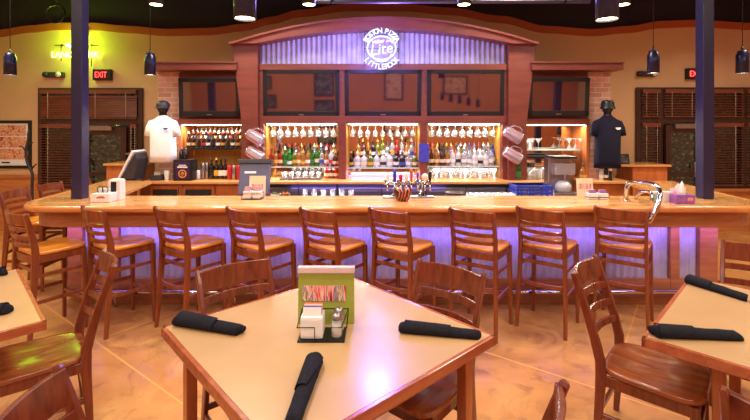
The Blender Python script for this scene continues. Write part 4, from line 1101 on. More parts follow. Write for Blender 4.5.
# left bay, on the counter: shot machine, cans, wine, beer
sm = thing('shot_dispenser', 'black drink dispenser with a purple front and orange round emblem', 'drink dispenser', (dx(185, 6.18), 6.18, CT))
MB().box(-0.135, 0.135, -0.08, 0.12, 0, 0.3, 0.015).build('housing', M['black'], sm)
MB().box(-0.1, 0.1, -0.084, -0.079, 0.03, 0.27, 0.003).build('front_panel', plain('dispenser_front', (58, 30, 70), 0.35, 0, 0.2, 20), sm)
EMB = plain('emblem_orange', (232, 150, 60), 0.4)
rot = at(0, -0.085, 0.1) @ Matrix.Rotation(R(90), 4, 'X')
mb = MB(); mb.lathe([(0.045, -0.001), (0.045, 0.003), (0.058, 0.003), (0.058, -0.001)], 24, mat=rot, cap=False)
mb.lathe([(0.0, 0.003), (0.024, 0.003), (0.024, -0.001)], 20, mat=rot, cap=False)
mb.box(-0.004, 0.004, -0.088, -0.084, 0.06, 0.14).box(-0.04, 0.04, -0.088, -0.084, 0.096, 0.104).build('round_emblem', EMB, sm)
MB().box(-0.07, 0.07, -0.087, -0.083, 0.185, 0.205).box(-0.05, 0.05, -0.087, -0.083, 0.215, 0.228).build('title_strip', M['white'], sm)
for k, x in enumerate((-0.07, 0.0)):
    MB().lathe([(0.036, 0.3), (0.038, 0.31), (0.034, 0.4), (0.014, 0.44), (0.014, 0.46)], 12, c=(x, 0.03, 0)).build('inverted_bottle', G['dark'], sm)
def can(px, y, body, h, label, group):
    key = ('can', id(body), h)
    if key in CACHE: t = dup(CACHE[key], (dx(px, y), y, CT), 0, label, group); return
    t = thing('drink_can', label, 'can', (dx(px, y), y, CT), 0, group)
    MB().lathe([(0.024, 0), (0.033, 0.012), (0.033, h - 0.012), (0.027, h)], 16).build('can_body', body, t)
    MB().lathe([(0.027, h), (0.024, h - 0.003), (0.0, h - 0.003)], 16, cap=False).build('lid', M['steel'], t)
    CACHE[key] = t
can(198, 6.3, M['white'], 0.13, 'short white can right of the black drink dispenser', None)
for i, px in enumerate((203, 207)): can(px, 6.36, M['steel'], 0.24, '%s tall silver shaker can beside the black drink dispenser' % ('left', 'right')[i], 'silver shaker cans')
for i, px in enumerate((211.5, 216.5, 221, 225.5)):
    bottle('wine', 'dark', ['black', 'gold', 'white', 'white'][i], 'gold' if i == 1 else 'black', (dx(px, 6.34), 6.34, CT), '%s dark wine bottle from left on the counter, %s label' % (ORD[i], ['black', 'gold', 'white', 'white'][i]), 'dark wine bottles on the back counter')
STR = M['red']
for i, px in enumerate((229.5, 234, 238.5)):
    for j in range(2):
        can(px, 6.28 + 0.1 * j, STR if (i + j) % 2 == 0 else M['steel'], 0.2, '%s tall %s can from left, %s of the cash terminal' % (ORD[i], 'red' if (i + j) % 2 == 0 else 'silver', ('in the front row left', 'in the back row left')[j]), 'tall cans left of the cash terminal')
# counter items left of the dispenser
t = thing('paper_cup', 'stack of white paper cups under the white t-shirt', 'cups', (dx(167, 6.2), 6.2, CT))
MB().lathe([(0.028, 0), (0.04, 0.1), (0.041, 0.13), (0.036, 0.13)], 16, cap=False).lathe([(0, 0.002), (0.028, 0)], 16, cap=False).build('cup', M['white'], t)
MB().lathe([(0.042, 0.13), (0.042, 0.14), (0.038, 0.145)], 16).build('rim_stack', M['cream'], t)
t = thing('receipt_printer', 'low dark receipt printer on the counter under the white t-shirt', 'printer', (dx(157.5, 6.2), 6.22, CT))
MB().box(-0.075, 0.075, -0.09, 0.09, 0, 0.075, 0.012).build('housing', M['charcoal'], t)
MB().box(-0.045, 0.045, -0.03, -0.028, 0.07, 0.12).build('paper', M['cream'], t)

# right bay: glass shelf with martini glasses; black shelf; glasses below
a, b_ = fx(527), fx(583)
shelf('glass_shelf', 'glass shelf with upturned martini glasses beside the navy t-shirt', a, b_, 6.36, 6.66, fz(150), 0.014, GSH)
for i, px in enumerate((531.5, 537.5, 568.5, 574.5, 580)):
    glass('martini', (dx(px, 6.5), 6.47, fz(150)), '%s martini glass from left on the right bay glass shelf' % ORD[i], 'martini glasses on the right bay glass shelf', i in (2, 3), 'clear')
t = MB()
for i, px in enumerate((533.5, 571.5)):
    glass('martini', (dx(px, 6.5), 6.58, fz(150)), '%s martini glass in the back row of the right bay glass shelf' % ('left', 'right')[i], 'martini glasses on the right bay glass shelf', False, 'clear')
for i, px in enumerate((523, 528)): glass('pint', (dx(px, 6.36) + 0.04, 6.40, fz(150)), '%s pint glass at the left end of the right bay glass shelf' % ('left', 'right')[i], 'pint glasses on the right bay glass shelf', False, 'clear')
o = shelf('black_shelf', 'sloping black shelf below the martini glasses', fx(526), fx(576), 6.3, 6.6, fz(156.5), 0.03, M['black'])
bottle('wine', 'green', 'green', 'gold', (dx(518.5, 6.2), 6.2, CT), 'single green bottle at the right foot of the back bar', None)
for i in range(6):
    for j in range(2):
        glass('pint', (dx(528, 6.3) + 0.075 * i * 0.95, 6.24 + 0.09 * j, CT) if i < 3 else (dx(528, 6.3) + 0.075 * i * 0.95, 6.28 + 0.09 * j, CT), '%s tall glass from left, %s row beside the frozen drink machine' % (ORD[i], ('front', 'back')[j]), 'tall glasses left of the frozen drink machine', i % 2 == 0, 'clear', 1.15)
# frozen drink machine
fm = thing('frozen_drink_machine', 'grey frozen drink machine with a clear bowl and black lid right of the tall glasses', 'drink machine', (dx(563, 5.7), 5.75, 0.9))
MB().box(-0.16, 0.16, 0.02, 0.2, 0, 0.5, 0.02).build('housing', M['steel'], fm)
MB().box(-0.17, 0.17, -0.16, 0.21, 0.0, 0.05, 0.01).build('drip_base', M['steel'], fm)
MB().lathe([(0.07, 0.05), (0.1, 0.09), (0.1, 0.15), (0.06, 0.2)], 18, c=(0.0, -0.06, 0)).build('collector', G['white'], fm)
MB().box(-0.13, 0.13, -0.14, 0.05, 0.28, 0.44, 0.03).build('clear_bowl', G['clear'], fm)
MB().box(-0.15, 0.15, -0.15, 0.2, 0.5, 0.53, 0.01).build('lid', M['black'], fm)
MB().lathe([(0.018, -0.02), (0.018, 0.05), (0.03, 0.06)], 12, c=(0, -0.12, 0.24)).build('tap', M['steel'], fm)
# stand under it
t = thing('machine_stand', 'wood stand under the frozen drink machine', 'stand', (dx(563, 5.7), 5.75, 0))
MB().box(-0.24, 0.24, -0.2, 0.26, 0.86, 0.9, 0.005).build('top', M['cab_wood'], t)
MB().box(-0.22, 0.22, -0.18, 0.24, 0, 0.86).build('body', M['cab_wood'], t)

# pitchers hung on the end pilasters
def pitcher(px, py, label, side):
    y = YF - 0.2
    t = thing('beer_pitcher', label, 'pitcher', (dx(px, y), y, dz(py, y)), 0, 'clear pitchers hung tilted on the end pilasters')
    mt = Matrix.Rotation(R(122), 4, 'Y') @ Matrix.Scale(1.2, 4) @ Matrix.Translation((0, 0, -0.1))
    MB().lathe([(0, 0.004), (0.052, 0.0), (0.056, 0.006), (0.07, 0.19), (0.073, 0.21), (0.069, 0.21), (0.066, 0.19), (0.052, 0.012), (0, 0.012)], 18, mat=mt, cap=False).build('jug', G['pitcher'], t)
    mb = MB()
    for k in range(9):
        a_ = 2 * PI * k / 9
        p0 = mt @ Vector((0.0575 * math.cos(a_), 0.0575 * math.sin(a_), 0.02)); p1 = mt @ Vector((0.071 * math.cos(a_), 0.071 * math.sin(a_), 0.19)); mb.tube([p0, p1], 0.0055, 5)
    mb.build('red_stripes', M['pink'], t)
    MB().tube([mt @ Vector(p) for p in ((-0.068, 0, 0.18), (-0.11, 0, 0.175), (-0.12, 0, 0.13), (-0.1, 0, 0.06), (-0.06, 0, 0.04))], 0.009, 8).build('handle', G['clear'], t)
    MB().tube([(0, 0.11, 0.04), (0, 0.0, 0.04), (0, -0.01, 0.07)], 0.006, 6).build('hook', M['steel'], t)
pitcher(254.5, 137, 'upper clear striped pitcher on the left end pilaster', -1)
pitcher(254.5, 154, 'lower clear striped pitcher on the left end pilaster', -1)
pitcher(512, 134.5, 'upper clear striped pitcher on the right end pilaster', 1)
pitcher(512, 155, 'lower clear striped pitcher on the right end pilaster', 1)
# blue card on the divider between centre and right niche
o = MB().box(-0.073, 0.073, -0.008, 0, -0.135, 0.135, 0.003).build('blue_card', M['blue_card']); o.location = (dx(424, YF - 0.03), YF - 0.02, dz(153, YF - 0.03)); tag(o, 'blue card hung on the divider between centre and right niches', 'card')

# ------------------------------------------------------------------ things behind the bar
UB = 0.905
for i in range(6):
    glass('pint', (dx(305 + 9.2 * i, 5.25), 5.25, UB), '%s upturned glass from left in the row left of the beer taps' % ORD[i], 'upturned glasses left of the beer taps', True, 'clear', 0.95)
for i in range(8):
    glass('tumbler', (dx(473 + 5.8 * i, 5.2), 5.2 + 0.0 * i, UB), '%s upturned tumbler from left in the row right of the black dish' % ORD[i], 'upturned tumblers right of the black dish', True, 'white', 0.98)
    glass('tumbler', (dx(473 + 5.8 * i, 5.2), 5.3, UB), '%s upturned tumbler from left behind the row right of the black dish' % ORD[i], 'upturned tumblers behind the row right of the black dish', True, 'white', 0.98)
t = thing('black_dish', 'shallow black dish behind the bar left of the upturned tumblers', 'dish', (dx(455, 5.2), 5.22, UB))
MB().lathe([(0, 0.09), (0.09, 0.09), (0.115, 0.115), (0.12, 0.115), (0.1, 0.085), (0.03, 0.08), (0.03, 0.01), (0.07, 0.0), (0, 0.0)], 24, cap=False).build('dish', M['tray'], t)
o = MB().lathe([(0.045, 0), (0.03, 0.03), (0.004, 0.13), (0, 0.135)], 16).build('napkin_cone', M['white_cloth']); o.location = (dx(466.5, 5.15), 5.12, UB); tag(o, 'white folded napkin cone between the black dish and upturned tumblers', 'napkin')
# blue crate
bcx = thing('blue_crate', 'blue plastic crate behind the bar below the tall glasses', 'crate', (dx(530.5, 5.3), 5.3, UB))
w, d, h = 0.215, 0.15, 0.2
mb = MB().box(-w, w, -d, d, 0, 0.01)
for z in (0.012, 0.055, 0.098, 0.141, 0.175):
    mb.box(-w, w, -d, -d + 0.012, z, z + 0.026).box(-w, w, d - 0.012, d, z, z + 0.026).box(-w, -w + 0.012, -d, d, z, z + 0.026).box(w - 0.012, w, -d, d, z, z + 0.026)
for x in (-w, -w / 3, w / 3, w - 0.02):
    mb.box(x, x + 0.02, -d - 0.003, -d + 0.01, 0, h).box(x, x + 0.02, d - 0.01, d + 0.003, 0, h)
mb.box(-w - 0.006, w + 0.006, -d - 0.008, -d + 0.012, h - 0.02, h).box(-w - 0.006, w + 0.006, d - 0.012, d + 0.008, h - 0.02, h).build('crate_walls', M['blue'], bcx)
t = thing('white_bottle', 'small white squeeze bottle right of the blue crate', 'bottle', (dx(551.5, 5.2), 5.2, UB))
MB().lathe([(0.03, 0), (0.03, 0.13), (0.014, 0.15), (0.005, 0.185), (0, 0.186)], 14).build('squeeze_body', M['white'], t)
MB().lathe([(0.0305, 0.12), (0.0305, 0.132)], 14, cap=False).build('cap_ring', M['red'], t)
# garnish trays
for i, (px, m_) in enumerate(((267, 'charcoal'), (276, 'white'), (285, 'steel'))):
    t = thing('garnish_tray', ['dark garnish tray right of the grey cash terminal', 'white garnish tray of cut fruit right of the dark tray', 'steel garnish tray left of the upturned glasses'][i], 'tray', (dx(px, 5.2), 5.2, UB))
    MB().box(-0.055, 0.055, -0.06, 0.06, 0, 0.012).box(-0.055, -0.049, -0.06, 0.06, 0, 0.1).box(0.049, 0.055, -0.06, 0.06, 0, 0.1).box(-0.055, 0.055, -0.06, -0.054, 0, 0.1).box(-0.055, 0.055, 0.054, 0.06, 0, 0.1).build('tub', M[m_], t)
    mb = MB()
    for k in range(9):
        mb.lathe([(0, -0.016), (0.018, 0), (0, 0.016)], 8, c=(random.uniform(-0.035, 0.035), random.uniform(-0.04, 0.04), 0.09 + random.uniform(0, 0.02)))
    o = mb.build('garnish', [M['red'], G['olive'], LB['orange']][i], t); o['kind'] = 'stuff'
# cash terminal
ct = thing('cash_terminal', 'grey cash terminal seen from behind, left of the garnish trays', 'cash terminal', (dx(255.5, 5.25), 5.22, UB))
MB().box(-0.16, 0.16, -0.1, 0.16, 0, 0.03, 0.006).build('base', M['charcoal'], ct)
mt = Matrix.Translation((0, 0.0, 0.28)) @ Matrix.Rotation(R(-14), 4, 'X')
MB().box(-0.185, 0.185, -0.03, 0.03, -0.2, 0.2, 0.012, mt).build('monitor_back', M['terminal'], ct)
MB().box(-0.205, 0.205, -0.05, 0.05, 0.18, 0.235, 0.01, mt).build('top_cover', M['charcoal'], ct)
MB().box(-0.16, 0.16, 0.031, 0.034, -0.16, 0.16, 0, mt).build('screen', M['screen'], ct)
MB().box(-0.12, 0.02, -0.034, -0.03, 0.06, 0.085, 0.001, mt).build('pale_label', M['white'], ct)
MB().box(-0.05, 0.05, -0.03, 0.03, 0.03, 0.12).build('stand_neck', M['charcoal'], ct)

# ------------------------------------------------------------------ on the bar top
BT = 1.07
def bar_at(px, py): y = (1.8 - BT) * 430 / (py - 128); return (dx(px, y), y, BT + 0.0003)
p = bar_at(103.5, 201.5)
nc = thing('napkin_caddy', 'white napkin caddy with wire rings next to the left black post', 'caddy', p)
MB().box(-0.095, 0.095, -0.06, 0.08, 0, 0.085, 0.01).build('box', M['white'], nc)
MB().box(-0.03, 0.05, -0.0615, -0.0595, 0.04, 0.052).box(-0.01, 0.04, -0.0615, -0.0595, 0.058, 0.064).build('red_marking', M['red'], nc)
for x in (-0.045, 0.005):
    MB().tube([(x + 0.028 * math.cos(a), 0.02, 0.115 + 0.034 * math.sin(a)) for a in [2 * PI * k / 16 for k in range(16)]], 0.004, 6, True).build('wire_ring', M['black_metal'], nc)
mb = MB()
for k in range(6): mb.box(-0.08 + 0.004 * k, 0.03, 0.035 + 0.006 * k, 0.038 + 0.006 * k, 0.05, 0.125)
mb.build('napkins', M['white_cloth'], nc)
p = bar_at(114, 200)
nd = thing('napkin_dispenser', 'upright white dispenser with black slot beside the white napkin caddy', 'dispenser', (p[0] + 0.005, p[1] + 0.04, p[2]))
MB().box(-0.06, 0.06, -0.05, 0.05, 0, 0.2, 0.008).build('housing', M['white'], nd)
MB().box(-0.03, 0.025, -0.053, -0.049, 0.085, 0.185, 0.002).build('black_slot', M['black'], nd)
MB().box(-0.055, 0.055, -0.04, 0.04, 0.2, 0.21, 0.003).build('lid', M['white'], nd)
def caddy(px, py, label, tall, cols):
    p = bar_at(px, py)
    t = thing('condiment_caddy', label, 'caddy', p)
    MB().box(-0.1, 0.1, -0.05, 0.07, 0, 0.008, 0.003).tube([(-0.1, -0.05, 0.004), (-0.1, -0.05, 0.06), (0.1, -0.05, 0.06), (0.1, -0.05, 0.004)], 0.003, 6).tube([(-0.1, 0.07, 0.004), (-0.1, 0.07, 0.06), (0.1, 0.07, 0.06), (0.1, 0.07, 0.004)], 0.003, 6).build('wire_tray', M['black_metal'], t)
    return t, p
t, p = caddy(252.5, 199, 'wire caddy with white tubs in front of the cash terminal', 0, 0)
o = thing('menu_card', 'tall beige menu card behind the white tubs, before the cash terminal', 'menu', (p[0] + 0.02, p[1] + 0.1, BT + 0.0003))
MB().box(-0.085, 0.085, -0.006, 0.006, 0, 0.225, 0.002, Matrix.Rotation(R(-6), 4, 'X')).build('card', M['cream'], o)
MB().box(-0.06, 0.06, -0.009, -0.006, 0.07, 0.14, 0, Matrix.Rotation(R(-6), 4, 'X')).build('picture', M['drinks'], o)
for i, x in enumerate((-0.048, 0.048)):
    o = thing('sugar_tub', '%s white sugar tub of the caddy before the cash terminal' % ('left', 'right')[i], 'tub', (p[0] + x, p[1] + 0.01, BT + 0.009), 0)
    MB().box(-0.04, 0.04, -0.045, 0.045, 0, 0.075, 0.01).build('tub', M['white'], o)
    for k in range(5): MB().box(-0.03, 0.03, -0.002, 0.002, 0, 0.055, 0.0005, at(0, -0.03 + 0.014 * k, 0.06) @ Matrix.Rotation(R(-12 + 4 * k), 4, 'X')).build('sugar_packet', [M['pink'], M['purple'], M['white'], M['blue_card'], M['white']][k], o)
# striped bowl and beer tap tower
p = bar_at(402.5, 200.5)
bw = thing('striped_bowl', 'dark bowl with orange stripes standing before the beer taps', 'bowl', p)
m, nt, N, L, b = newmat('striped_bowl_glaze')
wv = N.new('ShaderNodeTexWave'); wv.inputs['Scale'].default_value = 9; wv.inputs['Distortion'].default_value = 9; wv.inputs['Detail'].default_value = 1
L.new(coords(nt, (1, 1, 1.6)), wv.inputs['Vector'])
L.new(ramp(nt, wv.outputs['Fac'], [(0.45, lin((34, 22, 44))), (0.72, lin((56, 30, 46))), (0.85, lin((220, 104, 60)))]), b.inputs['Base Color']); b.inputs['Roughness'].default_value = 0.3
MB().lathe([(0, 0.004), (0.055, 0.0), (0.06, 0.008), (0.085, 0.06), (0.098, 0.125), (0.093, 0.125), (0.08, 0.06), (0.055, 0.014), (0, 0.012)], 24, cap=False).build('bowl', m, bw)
tt = thing('beer_tap_tower', 'steel beer tap tower with a row of coloured handles on the bar', 'beer tap', (0, 0, BT + 0.0003))
ty_ = 4.54
tx = lambda px: dx(px, ty_)
for c0 in (396, 422):
    MB().lathe([(0.05, 0), (0.05, 0.012), (0.028, 0.02), (0.026, 0.16)], 18, c=(tx(c0), ty_ + 0.03, 0)).build('column', M['chrome'], tt)
    MB().tube([(tx(c0) - 0.13 if c0 < 400 else tx(c0) - 0.07, ty_ + 0.03, 0.15), (tx(c0) + 0.17 if c0 < 400 else tx(c0) + 0.09, ty_ + 0.03, 0.15)], 0.026, 12).build('crossbar', M['chrome'], tt)
MB().box(tx(383), tx(434), ty_ - 0.075, ty_ + 0.075, 0, 0.01, 0.003).build('drip_tray', M['steel'], tt)
HN = [(387.5, 'white', 173, 'white tap handle'), (394.5, 'blue', 169, 'blue tap handle'), (400.5, 'red', 174, 'red tap handle'), (406, 'white', 172, 'pale tap handle'), (411, 'cab_wood', 168, 'wooden tap handle'), (417.5, 'blue', 172, 'slim blue tap handle'), (424.5, 'white', 174, 'white tap handle with a round badge'), (429.5, 'black', 171, 'black tap handle')]
for i, (px, mm_, py, lab) in enumerate(HN):
    zt = dz(py, ty_ - 0.04) - BT; x = tx(px) ; y = ty_ - 0.04
    fa = MB().tube([(x, ty_ + 0.03, 0.15), (x, y, 0.15), (x, y - 0.01, 0.1), (x, y - 0.012, 0.075)], [0.011, 0.013, 0.011, 0.008], 8).build('faucet', M['chrome'], tt)
    if mm_ == 'white' and i == 6:
        h_ = MB().lathe([(0.008, 0.16), (0.016, 0.18), (0.017, zt - 0.07), (0.012, zt - 0.06)], 12, c=(x, y, 0)).lathe([(0, -0.012), (0.034, -0.012), (0.036, 0), (0.034, 0.012), (0, 0.012)], 18, mat=at(x, y, zt - 0.03) @ Matrix.Rotation(R(90), 4, 'X'), cap=False).build('tap_handle', M[mm_], fa)
        h_['label'] = lab
    else:
        w_ = 0.02 if i != 5 else 0.011
        h_ = MB().lathe([(0.008, 0.16), (0.011, 0.17), (w_ * 0.75, 0.19), (w_, zt - 0.04), (w_ * 0.9, zt - 0.015), (w_ * 0.4, zt), (0, zt)], 12, c=(x, y, 0)).build('tap_handle', M[mm_], fa)
        h_['label'] = lab
# right end: caddies, chrome rail, tissue box
p = bar_at(590, 199)
o = thing('menu_card', 'small beige menu card behind the white tubs right of the drink machine', 'menu', (p[0], p[1] + 0.1, p[2]))
MB().box(-0.085, 0.085, -0.006, 0.006, 0, 0.2, 0.002, Matrix.Rotation(R(-6), 4, 'X')).build('card', M['cream'], o)
MB().box(-0.065, 0.065, -0.009, -0.006, 0.09, 0.145, 0, Matrix.Rotation(R(-6), 4, 'X')).build('picture', M['drinks'], o)
for i, x in enumerate((0.02, 0.125)):
    o = thing('sugar_tub', '%s white sugar tub on the bar left of the chrome rail' % ('left', 'right')[i], 'tub', (p[0] + x, p[1], p[2]), 0)
    MB().box(-0.048, 0.048, -0.04, 0.04, 0, 0.062, 0.012).build('tub', M['white'], o)
    MB().box(-0.05, 0.05, -0.042, 0.042, 0.018, 0.026, 0.002).build('dark_band', M['charcoal'], o)
    for k in range(4): MB().box(-0.034, 0.034, -0.002, 0.002, 0, 0.05, 0.0005, at(0, -0.022 + 0.014 * k, 0.045) @ Matrix.Rotation(R(-10 + 5 * k), 4, 'X')).build('sugar_packet', [M['purple'], M['pink'], M['white'], M['purple']][k], o)
cr = thing('service_rail', 'bent chrome service rail arching over the bar near the right post', 'rail', (0, 0, 0))
def hoop(y0, off):
    return None
y_ = 4.52
A = Vector((dx(626.5, y_), y_, BT)); B = Vector((dx(627, y_), y_, dz(187, y_)))
mb = MB()
ya_, yb_ = 4.5, 4.02
PXR = [(626, 204, 4.3), (626, 196, 4.3), (626.5, 189, 4.29), (628, 185, 4.28), (632, 183, 4.26), (642, 183, 4.18), (651, 184, 4.08), (657, 187, 4.0), (660, 193, 3.94), (659, 201, 3.91), (656, 209, 3.9), (652.5, 216, 3.9), (649, 221.5, 3.91), (645, 222, 3.96), (643.5, 221, 4.06)]
pts = [(dx(px, y), y, max(dz(py, y), BT) if i < 1 else dz(py, y)) for i, (px, py, y) in enumerate(PXR)]
pts[0] = (pts[1][0], pts[1][1], BT)
def smooth(P, n=4):
    P = [Vector(p) for p in P]; out = []
    for i in range(len(P) - 1):
        p0, p1, p2, p3 = P[max(0, i - 1)], P[i], P[i + 1], P[min(len(P) - 1, i + 2)]
        for k in range(n):
            t = k / n
            out.append(0.5 * ((2 * p1) + (p2 - p0) * t + (2 * p0 - 5 * p1 + 4 * p2 - p3) * t * t + (3 * p1 - p0 - 3 * p2 + p3) * t ** 3))
    out.append(P[-1]); return out
mb.tube(smooth(pts), 0.022, 10).build('outer_bar', M['chrome'], cr)
PXI = [(636, 205, 4.42), (636.5, 197, 4.4), (640, 193, 4.36), (647, 191.5, 4.3), (651.5, 194, 4.22), (652, 203, 4.2)]
pts = [(dx(px, y), y, dz(py, y)) for px, py, y in PXI]
pts[0] = (pts[0][0], pts[0][1], BT); pts[-1] = (pts[-1][0], pts[-1][1], BT)
MB().tube(smooth(pts), 0.016, 10).build('inner_bar', M['chrome'], cr)
for q in ((dx(626, 4.3), 4.3),): MB().lathe([(0.036, 0.0), (0.036, 0.012), (0.024, 0.018)], 16, c=(q[0], q[1], BT)).build('floor_flange', M['chrome'], cr)
p = bar_at(684, 203)
tb = thing('tissue_box', 'purple patterned tissue box with a white tissue next to the right post', 'tissue box', p)
MB().box(-0.11, 0.07, -0.05, 0.05, 0, 0.085, 0.006).build('carton', M['purple'], tb)
MB().add([(-0.06, 0, 0.084), (0.02, 0.0, 0.084), (0.03, 0.02, 0.15), (-0.01, -0.02, 0.17), (-0.05, 0.01, 0.19), (-0.08, 0.02, 0.15)], [(0, 1, 2, 3), (0, 3, 4, 5)], True).lathe([(0.035, 0.083), (0.028, 0.11), (0.03, 0.14), (0.016, 0.18), (0.004, 0.21), (0, 0.215)], 7, c=(-0.02, 0, 0)).build('tissue', M['white_cloth'], tb)
MB().box(0.0, 0.05, -0.0525, -0.0495, 0.03, 0.06).build('pink_flower_print', M['pink'], tb)
p = bar_at(670, 203)
tb = thing('napkin_holder', 'pale green and white napkin holder left of the purple tissue box', 'napkin holder', (p[0] - 0.02, p[1] + 0.09, p[2]))
MB().box(-0.085, 0.085, -0.035, 0.035, 0, 0.1, 0.006).build('box', M['white'], tb)
MB().box(-0.087, -0.03, -0.037, 0.037, 0.0, 0.08, 0.004).build('green_wrap', plain('mint_card', (150, 190, 150), 0.5), tb)
o = MB().lathe([(0.03, 0), (0.034, 0.01), (0.04, 0.1), (0.036, 0.1), (0.03, 0.02), (0, 0.02)], 16, cap=False).build('cup', M['pink']); q = bar_at(690, 200.5); o.location = (q[0] - 0.06, q[1] + 0.14, q[2]); tag(o, 'small pink cup behind the purple tissue box', 'cup')

# screen on the left wing
yq = 6.1
mw_ = thing('tilted_monitor', 'dark tilted monitor seen edge-on at the far end of the left bar wing', 'monitor', (dx(131, yq), yq, BT + 0.0003))
MB().box(-0.11, 0.14, -0.11, 0.11, 0, 0.022, 0.005).build('base', M['charcoal'], mw_)
MB().prism_y([(-0.1, 0.022), (-0.07, 0.022), (0.13, 0.40), (0.105, 0.42)], -0.17, 0.17).build('screen_panel', M['white'], mw_)  # white colour stands in for the shine along the steel edge
MB().prism_y([(-0.065, 0.022), (0.12, 0.022), (0.17, 0.30), (0.14, 0.38)], -0.15, 0.15).build('rear_housing', M['charcoal'], mw_)
MB().box(-0.14, -0.08, -0.12, 0.12, 0.33, 0.35, 0.003, Matrix.Translation((0.13, 0, 0.03))).build('top_arm', M['steel'], mw_)

# host stands behind the bar ends
def host(x0_, x1_, y, zt, label, x2):
    t = thing('host_stand', label, 'host stand', ((x0_ + x1_) / 2, y, 0))
    w = (x1_ - x0_) / 2
    MB().box(-w, w, -0.2, 0.25, 0, zt - 0.035, 0.004).build('body', M['cab_wood'], t)
    MB().box(-w - x2, w + 0.04, -0.24, 0.3, zt - 0.035, zt, 0.008).build('top', M['counter'], t)
    MB().box(-w + 0.06, w - 0.06, -0.206, -0.198, 0.2, zt - 0.14, 0.003).build('front_panel', M['cab_wood'], t)
    return t
host(dx(627, 6.9), dx(661, 6.9), 6.95, dz(164.5, 6.75), 'orange wood host stand behind the chrome rail', 0.2)
host(dx(113, 6.95), dx(146, 6.95), 6.98, dz(163.5, 6.75), 'orange wood host stand behind the tilted monitor', 0.03)
t = thing('picture_stand', 'small black picture frame on the right host stand', 'frame', (dx(622.5, 6.9), 6.85, dz(164.5, 6.75) + 0.0003))
mt = Matrix.Rotation(R(-12), 4, 'X')
MB().box(-0.09, 0.09, 0, 0.015, 0, 0.16, 0.003, mt).build('frame', M['black'], t)
MB().box(-0.07, 0.07, -0.003, 0, 0.02, 0.14, 0, mt).build('print', M['photo_grey'], t)
t = thing('desk_telephone', 'dark desk telephone on the host stand right of the tilted monitor', 'telephone', (dx(147, 6.9), 6.85, dz(163.5, 6.75) + 0.0003))
t.location.x = dx(141, 6.9)
MB().box(-0.1, 0.1, -0.08, 0.1, 0, 0.05, 0.012).build('base', M['charcoal'], t)
MB().tube([(-0.08, -0.04, 0.075), (-0.08, 0.02, 0.085), (-0.08, 0.08, 0.075)], [0.022, 0.015, 0.022], 10).build('handset', M['black'], t)
# items on the side counter right
for i, (px, c, h_, lab) in enumerate(((583, 'amber', 0, 'amber bottle at the left end of the side counter'), (601.5, 'white', 0, 'white bottle on the side counter under the navy t-shirt'), (606, 'dark', 0, 'dark bottle on the side counter left of the host stand'))):
    bottle(('squat', 'beer', 'beer')[i], c, ('gold', 'cream', 'white')[i], ('black', 'white', 'white')[i], (dx(px, 6.2), 6.2, CT), lab, 'bottles on the side counter')
t = thing('pepper_mill', 'white and black pepper mill on the side counter under the navy t-shirt', 'pepper mill', (dx(610.5, 6.15), 6.15, CT))
MB().lathe([(0.026, 0), (0.028, 0.02), (0.017, 0.07), (0.022, 0.12), (0.02, 0.14)], 14).build('body', M['black'], t)
MB().lathe([(0.02, 0.14), (0.024, 0.17), (0.012, 0.19), (0.01, 0.2), (0, 0.205)], 14).build('head', M['white'], t)

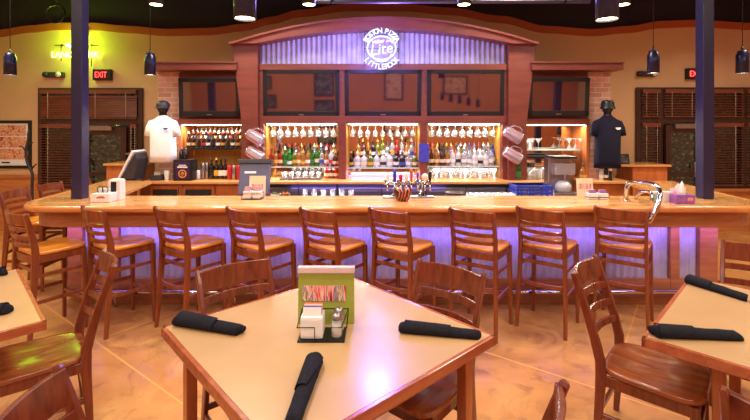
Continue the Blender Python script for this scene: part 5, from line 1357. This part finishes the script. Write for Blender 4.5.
# ------------------------------------------------------------------ mannequin busts in t-shirts on the piers
def mannequin(px, shirt, hat, label, logo, long_):
    y = YF - 0.1
    t = thing('mannequin_bust', label, 'mannequin', (dx(px, y), y, 0))
    def Z(py): return dz(py, y)
    # torso shirt: elliptical rings from hem to collar
    zh, zsld, zn = Z(168 if long_ else 162), Z(122), Z(116.5)
    rings = [(zh, 0.185, 0.085), (zh + 0.1, 0.18, 0.09), (zh + 0.3, 0.178, 0.1), (zsld - 0.1, 0.182, 0.1), (zsld - 0.02, 0.175, 0.085), (zsld + 0.03, 0.14, 0.07), (zn - 0.005, 0.075, 0.065), (zn + 0.012, 0.06, 0.058)]
    n = 28; vs = []; fs = []
    for i, (z, a, b_) in enumerate(rings):
        for k in range(n):
            th = 2 * PI * k / n
            f = 1 + (0.05 * math.sin(5 * th + 1) if i < 2 else 0)
            e = 0.8
            vs.append((a * f * math.copysign(abs(math.cos(th)) ** e, math.cos(th)), b_ * f * math.copysign(abs(math.sin(th)) ** e, math.sin(th)) , z))
    for i in range(len(rings) - 1):
        for k in range(n): fs.append((i * n + k, i * n + (k + 1) % n, (i + 1) * n + (k + 1) % n, (i + 1) * n + k))
    fs.append(tuple(reversed(range(n))))
    sh = MB().add(vs, fs, True)
    for s in (-1, 1):
        sh.tube([(s * 0.11, 0, zsld - 0.005), (s * 0.155, -0.003, zsld - 0.025), (s * 0.185, -0.008, zsld - 0.09), (s * 0.205, -0.012, zsld - 0.2)], [0.05, 0.06, 0.058, 0.056], 14)
    sh.build('t_shirt', shirt, t)
    MB().box(0.055, 0.125, -0.121, -0.112, zsld - 0.1, zsld - 0.08, 0.002).box(0.07, 0.11, -0.121, -0.112, zsld - 0.112, zsld - 0.1, 0.002).build('chest_logo', logo, t)
    # neck and head
    zt = Z(101.5)
    MB().lathe([(0.058, zn - 0.03), (0.05, zn + 0.03), (0.05, zn + 0.06), (0.066, zn + 0.08), (0.08, zn + 0.13), (0.083, zt - 0.07), (0.07, zt - 0.03), (0.04, zt - 0.01), (0, zt)], 20, cap=False).build('head', M['black'], t)
    if hat == 'cap':
        cp = MB().lathe([(0.088, zt - 0.095), (0.09, zt - 0.05), (0.075, zt - 0.01), (0.04, zt + 0.012), (0, zt + 0.018)], 20, cap=False)
        vs = []; 
        for k in range(13):
            a = PI + PI * k / 12; vs.append((0.086 * math.cos(a), 0.086 * math.sin(a), zt - 0.085)); vs.append((0.1 * math.cos(a), 0.17 * math.sin(a), zt - 0.1))
        cp.add(vs, [(2 * k, 2 * k + 1, 2 * k + 3, 2 * k + 2) for k in range(12)], True)
        cp.build('cap', M['charcoal'], t)
    else:
        MB().lathe([(0.105, zt - 0.105), (0.1, zt - 0.09), (0.09, zt - 0.07), (0.086, zt - 0.02), (0.07, zt + 0.015), (0.0, zt + 0.02)], 22, cap=False).build('hat', M['black'], t)
    MB().tube([(0, 0.06, zsld - 0.1), (0, YF + 0.06 - y, zsld - 0.1)], 0.018, 8).build('wall_arm', M['black_metal'], t)
mannequin(163, M['white_cloth'], 'cap', 'black mannequin bust in a white t-shirt and cap on the left brick pier', LB['blue'], False)
mannequin(607.5, M['navy_cloth'], 'hat', 'black mannequin bust in a navy t-shirt and hat on the right brick pier', M['white'], True)

# branching iron coat stand at the far left
cs = thing('coat_stand', 'bare branching dark iron coat stand in front of the framed poster', 'coat stand', (dx(31.5, 6.7), 6.7, 0))
q = lambda px, py: (dx(px, 6.7) - dx(31.5, 6.7), 0, dz(py, 6.7))
MB().tube(smooth([(0, 0, 0.0), (0.01, 0, 0.5), q(32, 186), q(32.3, 174), q(27.5, 163), q(26, 152), q(28.5, 138), q(29.5, 130)], 4), 0.02, 8).build('trunk', M['grill'], cs)
for a_ in ((q(31, 170), q(33.5, 166.5), q(36.5, 164)), (q(26.5, 152), q(23.5, 148), q(20.5, 146)), (q(27, 146), q(30, 143.5), q(33, 142.5)), (q(28.5, 138), q(27.8, 134), q(28.5, 131))):
    MB().tube(smooth(a_, 4), [0.014] * 5 + [0.01] * 3 + [0.012], 6).build('branch', M['grill'], cs)
MB().lathe([(0.2, 0), (0.2, 0.02), (0.03, 0.04), (0.02, 0.06)], 20).build('base', M['grill'], cs)
bpy.context.view_layer.update()
